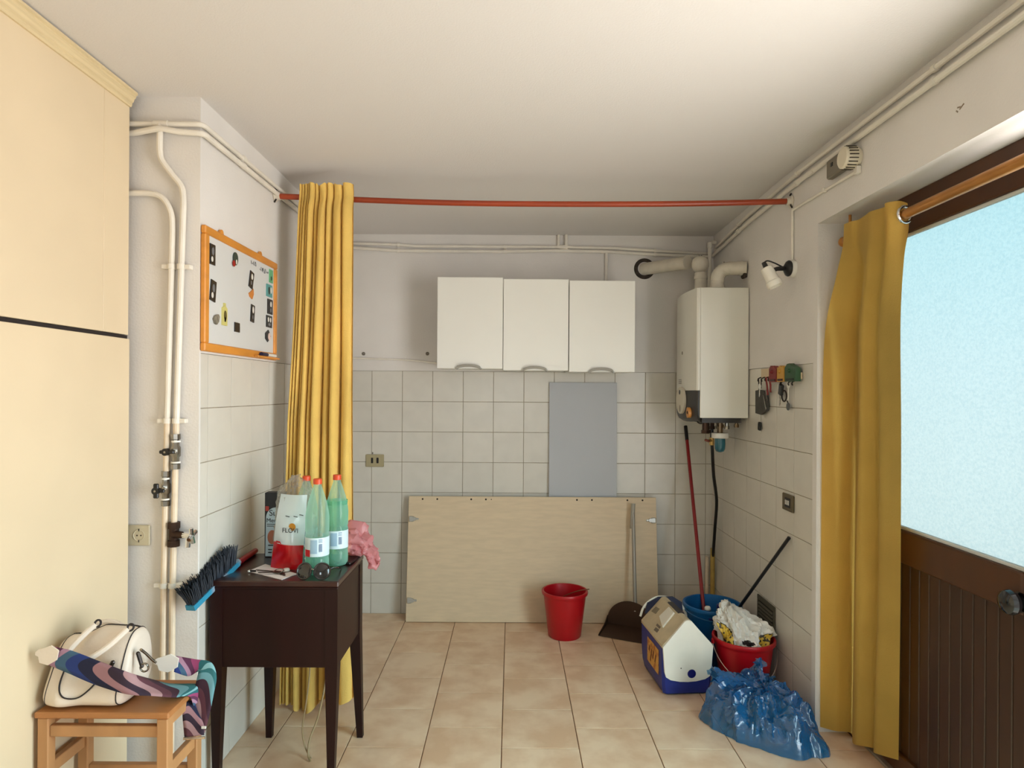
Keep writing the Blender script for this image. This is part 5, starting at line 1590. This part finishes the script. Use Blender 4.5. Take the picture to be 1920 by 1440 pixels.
# folded paper with keys and the sunglasses
pp = MB()
corners = [(-1.019, 2.481), (-0.992, 2.585), (-0.818, 2.449), (-0.850, 2.374)]
pp.prism(corners, lambda a, b, dd: (a, b, dd), TZ + 0.0005, TZ + 0.0025)
tag(pp.build('paper_sheet', M('white_paper', (226, 216, 214), 0.7), smooth=False), 'sheet of white paper under the keys on the sewing table', 'paper')
tk = thing('key_bunch', 'bunch of dark keys lying on the white paper', 'keys', (-0.90, 2.46, TZ + 0.003))
def flat_key(c, ang, L_, mat):
    c = V(c)
    R = Matrix.Rotation(ang, 3, 'Z')
    m_ = MB()
    m_.prism([(0.012 * cos(2 * pi * i / 14), 0.010 * sin(2 * pi * i / 14)) for i in range(14)], lambda a, b, dd: c + R @ V((a, b, dd)), 0.0, 0.0022)
    m_.build('key_head', mat, tk, smooth=False)
    m_ = MB().prism([(0.010, -0.004), (L_, -0.004), (L_ + 0.003, 0), (L_ * .9, 0.004), (L_ * .8, 0.002), (L_ * .7, 0.004), (0.010, 0.004)], lambda a, b, dd: c + R @ V((a, b, dd)), 0.0002, 0.002)
    m_.build('key_blade', mat, tk, smooth=False)
kz = TZ + 0.003
flat_key((-0.905, 2.462, kz + 0.003), 2.9, 0.085, dark_brass)
flat_key((-0.890, 2.445, kz + 0.006), 3.3, 0.070, dark_brass)
flat_key((-0.872, 2.440, kz + 0.002), -0.9, 0.030, dark_brass)
MB().tube([(-0.890 + 0.017 * cos(a), 2.455 + 0.017 * sin(a), kz + 0.008 + 0.004 * sin(a)) for a in [2 * pi * i / 18 for i in range(18)]], 0.002, 6, closed=True).build('key_ring', steel, tk)
MB().lathe([(0, 0.010), (0.011, 0.008), (0.013, 0.0)], (-0.868, 2.475, kz + 0.004), 12).build('charm', gl_white, tk)
MB().lathe([(0, 0.007), (0.006, 0.005), (0.007, 0.0)], (-1.010, 2.472, kz), 10).build('bead', gl_white, tk)
MB().tube([(-0.985, 2.470, kz + 0.003), (-1.006, 2.471, kz + 0.003)], 0.004, 8).build('strap_end', dark_gap, tk)

sg_ = thing('sunglasses', 'dark round sunglasses lying at the front edge of the sewing table', 'sunglasses', (-0.72, 2.40, TZ))
lens = M('smoked_lens', (18, 18, 20), 0.05, coat=0.6)
frm = M('glossy_frame', (30, 26, 26), 0.15, coat=0.5)
def lensat(c, nrm, r):
    c, nrm = V(c), V(nrm).normalized()
    mt = nrm.to_track_quat('Z', 'Y').to_matrix()
    MB().lathe([(0, 0.005), (r * .6, 0.0035), (r * .95, 0.0), (r * .95, -0.0015), (0, -0.001)], c, 28, mt).build('lens', lens, sg_)
    MB().tube([c + mt @ V((r * cos(q), r * sin(q), 0)) for q in [2 * pi * i / 28 for i in range(28)]], 0.0032, 8, closed=True).build('rim', frm, sg_)
lensat((-0.770, 2.385, TZ + 0.031), (-0.25, -1, 0.35), 0.029)
lensat((-0.704, 2.385, TZ + 0.031), (0.3, -1, 0.35), 0.029)
MB().tube(spline([(-0.743, 2.380, TZ + 0.036), (-0.737, 2.376, TZ + 0.041), (-0.731, 2.380, TZ + 0.036)], 4), 0.003, 8).build('bridge', steel, sg_)
MB().tube(spline([(-0.799, 2.392, TZ + 0.036), (-0.804, 2.43, TZ + 0.030), (-0.800, 2.46, TZ + 0.008), (-0.796, 2.475, TZ + 0.004)], 5), 0.003, 8).build('temple_arm', frm, sg_)
MB().tube(spline([(-0.675, 2.393, TZ + 0.036), (-0.668, 2.44, TZ + 0.030), (-0.668, 2.50, TZ + 0.010), (-0.670, 2.52, TZ + 0.004)], 5), 0.003, 8).build('temple_arm', frm, sg_)

# ------------------------------------------------------------------ broom lying on the table
brm = thing('broom', 'broom with red handle and dark bristles lying over the table corner', 'broom', (-1.10, 2.45, TZ))
MB().tube([(-1.088, 2.505, TZ + 0.014), (-1.100, 2.755, TZ + 0.013)], 0.0115, 12).build('handle', M('red_handle', (150, 14, 24), 0.35), brm)
P0, P1 = V((-1.084, 2.505, TZ + 0.016)), V((-1.132, 2.262, 0.688))
ax = (P1 - P0).normalized()
up_ = V((-0.12, -0.50, 0.85))
up_ = (up_ - ax * up_.dot(ax)).normalized()
sd_ = ax.cross(up_).normalized()
teal = M('teal_block', (52, 142, 176), 0.4, col2=(150, 160, 176), vscale=7, ramp=(0.5, 0.6))
m_ = MB()
def blk(a, b, dd):
    return P0 + ax * a + up_ * b + sd_ * dd
Lh = (P1 - P0).length
m_.prism([(-0.015, -0.006), (Lh, -0.006), (Lh, 0.014), (-0.015, 0.014)], blk, -0.018, 0.018)
m_.build('head_block', teal, brm, smooth=False)
MB().tube([P0 - ax * 0.03, P0 + ax * 0.025], [0.013, 0.016], 10).build('socket', M('grey_socket', (130, 140, 150), 0.5), brm)
bm_ = MB()
rn = random.Random(5)
for i in range(620):
    a = rn.uniform(0.004, Lh - 0.004)
    d0 = rn.uniform(-0.014, 0.014)
    base = blk(a, 0.013, d0)
    L_ = 0.074 + rn.uniform(-.010, .006)
    fan = (a / Lh - .5) * 0.035 + rn.uniform(-.008, .008)
    tip = base + up_ * L_ + ax * fan + sd_ * (d0 * 0.9 + rn.uniform(-.008, .008))
    bm_.tube([base, base.lerp(tip, .55) + ax * fan * -.1, tip], [0.0022, 0.0020, 0.0012], 4, caps=False)
br_o = bm_.build('bristles', M('dark_bristle', (40, 46, 56), 0.6, var=0.3, vscale=10), brm, smooth=False)
br_o['kind'] = 'stuff'

# ------------------------------------------------------------------ stool with handbag
stool_w = M('honey_wood', (182, 132, 86), 0.45, var=0.14, vscale=9, stretch=(1, 1, 0.2))
seat_w = M('honey_wood_seat', (176, 116, 66), 0.45, var=0.14, vscale=9, stretch=(0.2, 1.5, 1.5))
SZ = 0.545
sx0, sx1, sy0, sy1 = -1.352, -0.968, 1.815, 2.030
sto = thing('stool', 'light wooden stool in front of the cream wardrobe', 'stool', ((sx0 + sx1) / 2, (sy0 + sy1) / 2, 0))
MB().box(sx0, sx1, sy0, sy1, SZ - 0.018, SZ, 0.004).build('seat', seat_w, sto)
lgw = 0.032
for x0_, y0_ in ((sx0 + 0.006, sy0 + 0.006), (sx1 - 0.006 - lgw, sy0 + 0.006), (sx0 + 0.006, sy1 - 0.006 - lgw), (sx1 - 0.006 - lgw, sy1 - 0.006 - lgw)):
    MB().box(x0_, x0_ + lgw, y0_, y0_ + lgw, 0.0, SZ - 0.0185, 0.003).build('leg', stool_w, sto)
xa, xb = sx0 + 0.006 + lgw, sx1 - 0.006 - lgw
ya, yb_ = sy0 + 0.006 + lgw, sy1 - 0.006 - lgw
MB().box(xa, xb, sy0 + 0.012, sy0 + 0.032, 0.470, 0.502, 0.002).build('rail', stool_w, sto)
MB().box(xa, xb, sy1 - 0.032, sy1 - 0.012, 0.470, 0.502, 0.002).build('rail', stool_w, sto)
MB().box(xa, xb, sy1 - 0.032, sy1 - 0.012, 0.255, 0.292, 0.002).build('rail', stool_w, sto)
MB().box(xa, xb, sy0 + 0.012, sy0 + 0.032, 0.235, 0.270, 0.002).build('rail', stool_w, sto)
for x in (sx0 + 0.010, sx1 - 0.032):
    MB().box(x, x + 0.020, ya, yb_, 0.492, SZ - 0.0185, 0.002).build('side_rail', stool_w, sto)
    MB().box(x, x + 0.020, ya, yb_, 0.350, 0.385, 0.002).build('side_rail', stool_w, sto)

leather = M('cream_leather', (228, 212, 196), 0.45, var=0.04, vscale=9, bump=0.06, bscale=120)
piping = M('dark_piping', (34, 28, 32), 0.45)
hb_ = thing('handbag', 'cream leather bowling handbag on the wooden stool', 'handbag', (-1.21, 1.93, SZ))
HX0, HX1 = -1.352, -1.098
def bag_pt(u_, v_):
    # u: round the section, v: along the length
    a = 2 * pi * u_
    t_ = 2 * v_ - 1
    end = (1 - abs(t_) ** 8) ** 0.35 if abs(t_) < 1 else 0.0
    x = HX0 + (HX1 - HX0) * v_
    ca, sa = cos(a), sin(a)
    hh = 0.205 - 0.030 * max(0, -t_)            # right end stands taller
    dy = 0.096 * (abs(ca) ** 0.75) * (1 if ca > 0 else -1)
    zz = 0.5 + 0.5 * (abs(sa) ** 0.70) * (1 if sa > 0 else -1)
    slump = (1 - zz) ** 1.5
    y = 1.915 + dy * (0.62 + 0.46 * slump) - 0.022 * slump + 0.022 * zz
    z = SZ + 0.001 + hh * zz
    # collapsed front: a soft hollow in the middle of the front face
    if ca < -0.2:
        y += 0.020 * math.exp(-((t_ + 0.15) / 0.35) ** 2) * math.exp(-((zz - 0.55) / 0.2) ** 2)
        y -= 0.012 * math.exp(-((t_ + 0.45) / 0.2) ** 2) * math.exp(-((zz - 0.25) / 0.25) ** 2)
    z -= 0.016 * math.exp(-((t_ + 0.5) / 0.3) ** 2) * zz
    cy, cz = 1.925, SZ + hh * 0.5
    y = cy + (y - cy) * (0.35 + 0.65 * end)
    z = max(SZ + 0.0012, cz + (z - cz) * (0.30 + 0.70 * end))
    n_ = mn.noise(V((x, y, z)) * 9) * 0.006
    return V((x - 0.016 * t_ * (1 - end), y + n_, z + n_ * (zz > 0.1)))
m_ = MB().grid(bag_pt, 56, 40, closed_u=True)
for v_ in (0.0, 1.0):
    ring = [vv for vv in m_.bm.verts if abs(vv.co.x - bag_pt(0, v_).x) < 1e-6]
m_.bm.verts.ensure_lookup_table()
nv_ = 40
for j in (0, nv_ - 1):
    m_.face([m_.bm.verts[i * nv_ + j] for i in range(56)])
m_.build('body', leather, hb_, angle=60)
# end panel on the right with piping
def bag_ring(v_, off, u0=0.0, u1=1.0, n=40):
    out_ = []
    for i in range(n + 1):
        u_ = u0 + (u1 - u0) * i / n
        p = bag_pt(u_, v_)
        c_ = V((p.x, 1.925, SZ + 0.09))
        out_.append(p + (p - c_).normalized() * off)
    return out_
MB().tube(bag_ring(0.90, 0.0005), 0.0016, 6).build('piping', piping, hb_)
MB().tube(bag_ring(0.10, 0.0003), 0.0013, 6).build('piping', piping, hb_)
for yy in (0.0, 0.008):
    MB().tube([bag_pt(0.22 + yy * 3.2, v_) + V((0, -0.002 * (1 if yy == 0 else -1), 0.0015)) for v_ in [0.10 + 0.80 * i / 16 for i in range(17)]], 0.0012, 6).build('zip_edge', piping, hb_)
# front pocket outline: a drooping U
def front(x, z, off=0.003):
    best = None
    v_ = (x - HX0) / (HX1 - HX0)
    for k in range(60):
        u_ = 0.30 + 0.42 * k / 59
        p = bag_pt(u_, v_)
        dd = abs(p.z - z)
        if best is None or dd < best[0]:
            best = (dd, p)
    return best[1] + V((0, -off, 0))
MB().tube(spline([front(-1.290, SZ + 0.120), front(-1.288, SZ + 0.075), front(-1.268, SZ + 0.045), front(-1.235, SZ + 0.040), front(-1.205, SZ + 0.060), front(-1.180, SZ + 0.085)], 6), 0.0022, 6).build('pocket_piping', piping, hb_)
# two tube handles
def handle(p):
    MB().tube(spline(p, 8), 0.0085, 10).build('handle', leather, hb_)
handle([(-1.236, 1.905, SZ + 0.218), (-1.252, 1.880, SZ + 0.198), (-1.272, 1.845, SZ + 0.165), (-1.268, 1.825, SZ + 0.145), (-1.225, 1.818, SZ + 0.140), (-1.170, 1.845, SZ + 0.170), (-1.130, 1.890, SZ + 0.212)])
handle([(-1.300, 1.955, SZ + 0.150), (-1.290, 1.975, SZ + 0.185), (-1.255, 1.985, SZ + 0.198), (-1.215, 1.985, SZ + 0.190), (-1.180, 1.975, SZ + 0.172)])
for c_ in ((-1.230, 1.907, SZ + 0.221), (-1.124, 1.893, SZ + 0.215)):
    MB().tube([V(c_) + V((0.009 * cos(q), 0.004 * sin(q), 0.009 * sin(q))) for q in [2 * pi * i / 14 for i in range(14)]], 0.003, 6, closed=True).build('handle_ring', piping, hb_)
for c_, tl in (((-1.155, 1.845, SZ + 0.115), 0.5), ((-1.088, 1.880, SZ + 0.125), -0.3)):
    c_ = V(c_)
    MB().obox(c_, (0.012, 0.010, 0.050), Matrix.Rotation(tl, 3, 'Y'), 0.004).build('buckle', M('gunmetal', (60, 54, 52), 0.3, metal=0.8), hb_)
    MB().tube([c_ + V((0.012 * cos(q) + 0.014, -0.002, 0.012 * sin(q) - 0.022)) for q in [2 * pi * i / 14 for i in range(14)]], 0.0028, 6, closed=True).build('strap_ring', steel, hb_)

# patterned shoulder strap
strap = bpy.data.materials.new('striped_strap')
strap.use_nodes = True
sn, sl = strap.node_tree.nodes, strap.node_tree.links
sb = sn['Principled BSDF']
sb.inputs['Roughness'].default_value = 0.85
suv = sn.new('ShaderNodeUVMap')
ssep = sn.new('ShaderNodeSeparateXYZ')
def mth(op, a=None, b=None):
    q = sn.new('ShaderNodeMath')
    q.operation = op
    for i, val in enumerate((a, b)):
        if val is None:
            continue
        if isinstance(val, (int, float)):
            q.inputs[i].default_value = val
        else:
            sl.new(val, q.inputs[i])
    return q.outputs[0]
sl.new(suv.outputs[0], ssep.inputs[0])
uu_, vv_ = ssep.outputs['X'], ssep.outputs['Y']
bow = mth('MULTIPLY', mth('SINE', mth('ADD', mth('MULTIPLY', vv_, 2.6), mth('MULTIPLY', uu_, 5.0))), 0.085)
pos = mth('FRACT', mth('ADD', uu_, bow))
srmp = sn.new('ShaderNodeValToRGB')
srmp.color_ramp.interpolation = 'CONSTANT'
cols = [(62, 92, 118), (30, 50, 112), (20, 22, 52), (150, 108, 112), (46, 28, 44), (166, 128, 130), (92, 50, 60), (60, 30, 46), (104, 150, 158), (44, 104, 108), (132, 180, 186), (36, 98, 104), (150, 62, 104), (92, 44, 74), (170, 128, 150)]
srmp.color_ramp.elements[0].position = 0.0
srmp.color_ramp.elements[0].color = lin(cols[0])
srmp.color_ramp.elements[1].position = 1 / len(cols)
srmp.color_ramp.elements[1].color = lin(cols[1])
for i in range(2, len(cols)):
    e_ = srmp.color_ramp.elements.new(i / len(cols))
    e_.color = lin(cols[i])
sl.new(pos, srmp.inputs[0])
sl.new(srmp.outputs[0], sb.inputs['Base Color'])

def ribbon(name, rows_, parent, u0, u1, nsub=8, thick=0.0015):
    A_ = spline([r[0] for r in rows_], nsub)
    B_ = spline([r[1] for r in rows_], nsub)
    n = len(A_)
    m_ = MB()
    m_.grid(lambda u_, v_: A_[min(n - 1, round(u_ * (n - 1)))].lerp(B_[min(n - 1, round(u_ * (n - 1)))], v_), n, 6, uv=True)
    o = m_.build(name, strap, parent, angle=70)
    for d_ in o.data.uv_layers[0].data:
        d_.uv.x = u0 + (u1 - u0) * d_.uv.x
    md = o.modifiers.new('thickness', 'SOLIDIFY')
    md.thickness = thick
    return o
SP = bpy.data.objects.new('shoulder_strap', None)
COL.objects.link(SP)
SP.parent = hb_
def PXY(px, py, Y):      # survey helper: picture column/row at a measured depth -> metres
    dx, dy = px - 960, py - 720
    r_ = radians(0.35)
    a, b = dx * cos(r_) + dy * sin(r_), -dx * sin(r_) + dy * cos(r_) - 15
    return V((a / 1200 * Y, Y, 1.463 - b / 1200 * Y))
ribbon('webbing', [(PXY(100, 1212, 1.812), PXY(90, 1246, 1.806)), (PXY(135, 1220, 1.806), PXY(128, 1262, 1.800)), (PXY(190, 1241, 1.803), PXY(180, 1284, 1.798)), (PXY(245, 1262, 1.812), PXY(240, 1302, 1.800)),
       (PXY(284, 1274, 1.90), PXY(284, 1305, 1.822)), (PXY(318, 1282, 1.955), PXY(326, 1308, 1.880)), (V((-0.975, 1.985, SZ + 0.006)), V((-0.975, 1.905, SZ + 0.006))),
       (V((-0.962, 1.985, SZ - 0.004)), V((-0.963, 1.925, SZ - 0.006))), (V((-0.960, 1.975, SZ - 0.04)), V((-0.960, 1.940, SZ - 0.04)))], SP, -0.13, 0.98)
ribbon('webbing', [(PXY(343, 1318, 1.93), PXY(362, 1312, 1.96)), (PXY(342, 1340, 1.93), PXY(372, 1336, 1.95)), (PXY(344, 1362, 1.93), PXY(382, 1358, 1.94)), (PXY(346, 1382, 1.93), PXY(383, 1378, 1.935))], SP, 0.08, 0.42)
ribbon('webbing', [(PXY(384, 1374, 1.945), PXY(352, 1372, 1.945)), (PXY(393, 1340, 1.955), PXY(362, 1318, 1.965)), (PXY(401, 1300, 1.965), PXY(366, 1288, 1.975)), (PXY(406, 1268, 1.985), PXY(372, 1258, 1.985)), (PXY(396, 1242, 2.005), PXY(366, 1262, 1.99)), (PXY(366, 1236, 2.01), PXY(352, 1268, 1.985)), (PXY(330, 1230, 2.005), PXY(326, 1260, 1.97))], SP, 0.30, 1.05)
MB().tube([PXY(344, 1385, 1.928), PXY(384, 1383, 1.932)], 0.004, 8).build('slider_bar', M('pale_gold', (226, 208, 180), 0.25, metal=0.8), SP)
MB().obox(PXY(382, 1364, 1.93), (0.014, 0.004, 0.008), Matrix.Identity(3), 0.001).build('slider_clip', gl_white, SP)
def tagpiece(c, w_, h_, ang, mat, flip=1):
    c = V(c)
    R = Matrix.Rotation(ang, 3, 'Y')
    pl = [(-w_ * .5 * flip, h_ * .10), (-w_ * .40 * flip, h_ * .22), (-w_ * .22 * flip, h_ * .30), (w_ * .15 * flip, h_ * .50), (w_ * .5 * flip, h_ * .28), (w_ * .46 * flip, -h_ * .20), (w_ * .10 * flip, -h_ * .5), (-w_ * .28 * flip, -h_ * .42), (-w_ * .36 * flip, -h_ * .12), (-w_ * .5 * flip, -h_ * .06)]
    MB().prism(pl, lambda a, b, dd: c + R @ V((a, dd, b)), -0.002, 0.002).build('end_tag', mat, SP, smooth=False)
tagpiece(PXY(88, 1228, 1.801), 0.064, 0.056, 0.1, leather)
tagpiece(PXY(312, 1243, 1.955), 0.074, 0.056, 0.05, M('white_leather', (236, 230, 222), 0.4))
MB().tube(spline([PXY(264, 1218, 1.87), PXY(274, 1226, 1.90), PXY(284, 1236, 1.93), PXY(292, 1242, 1.945)], 5), 0.004, 8).build('snap_hook', steel, SP)
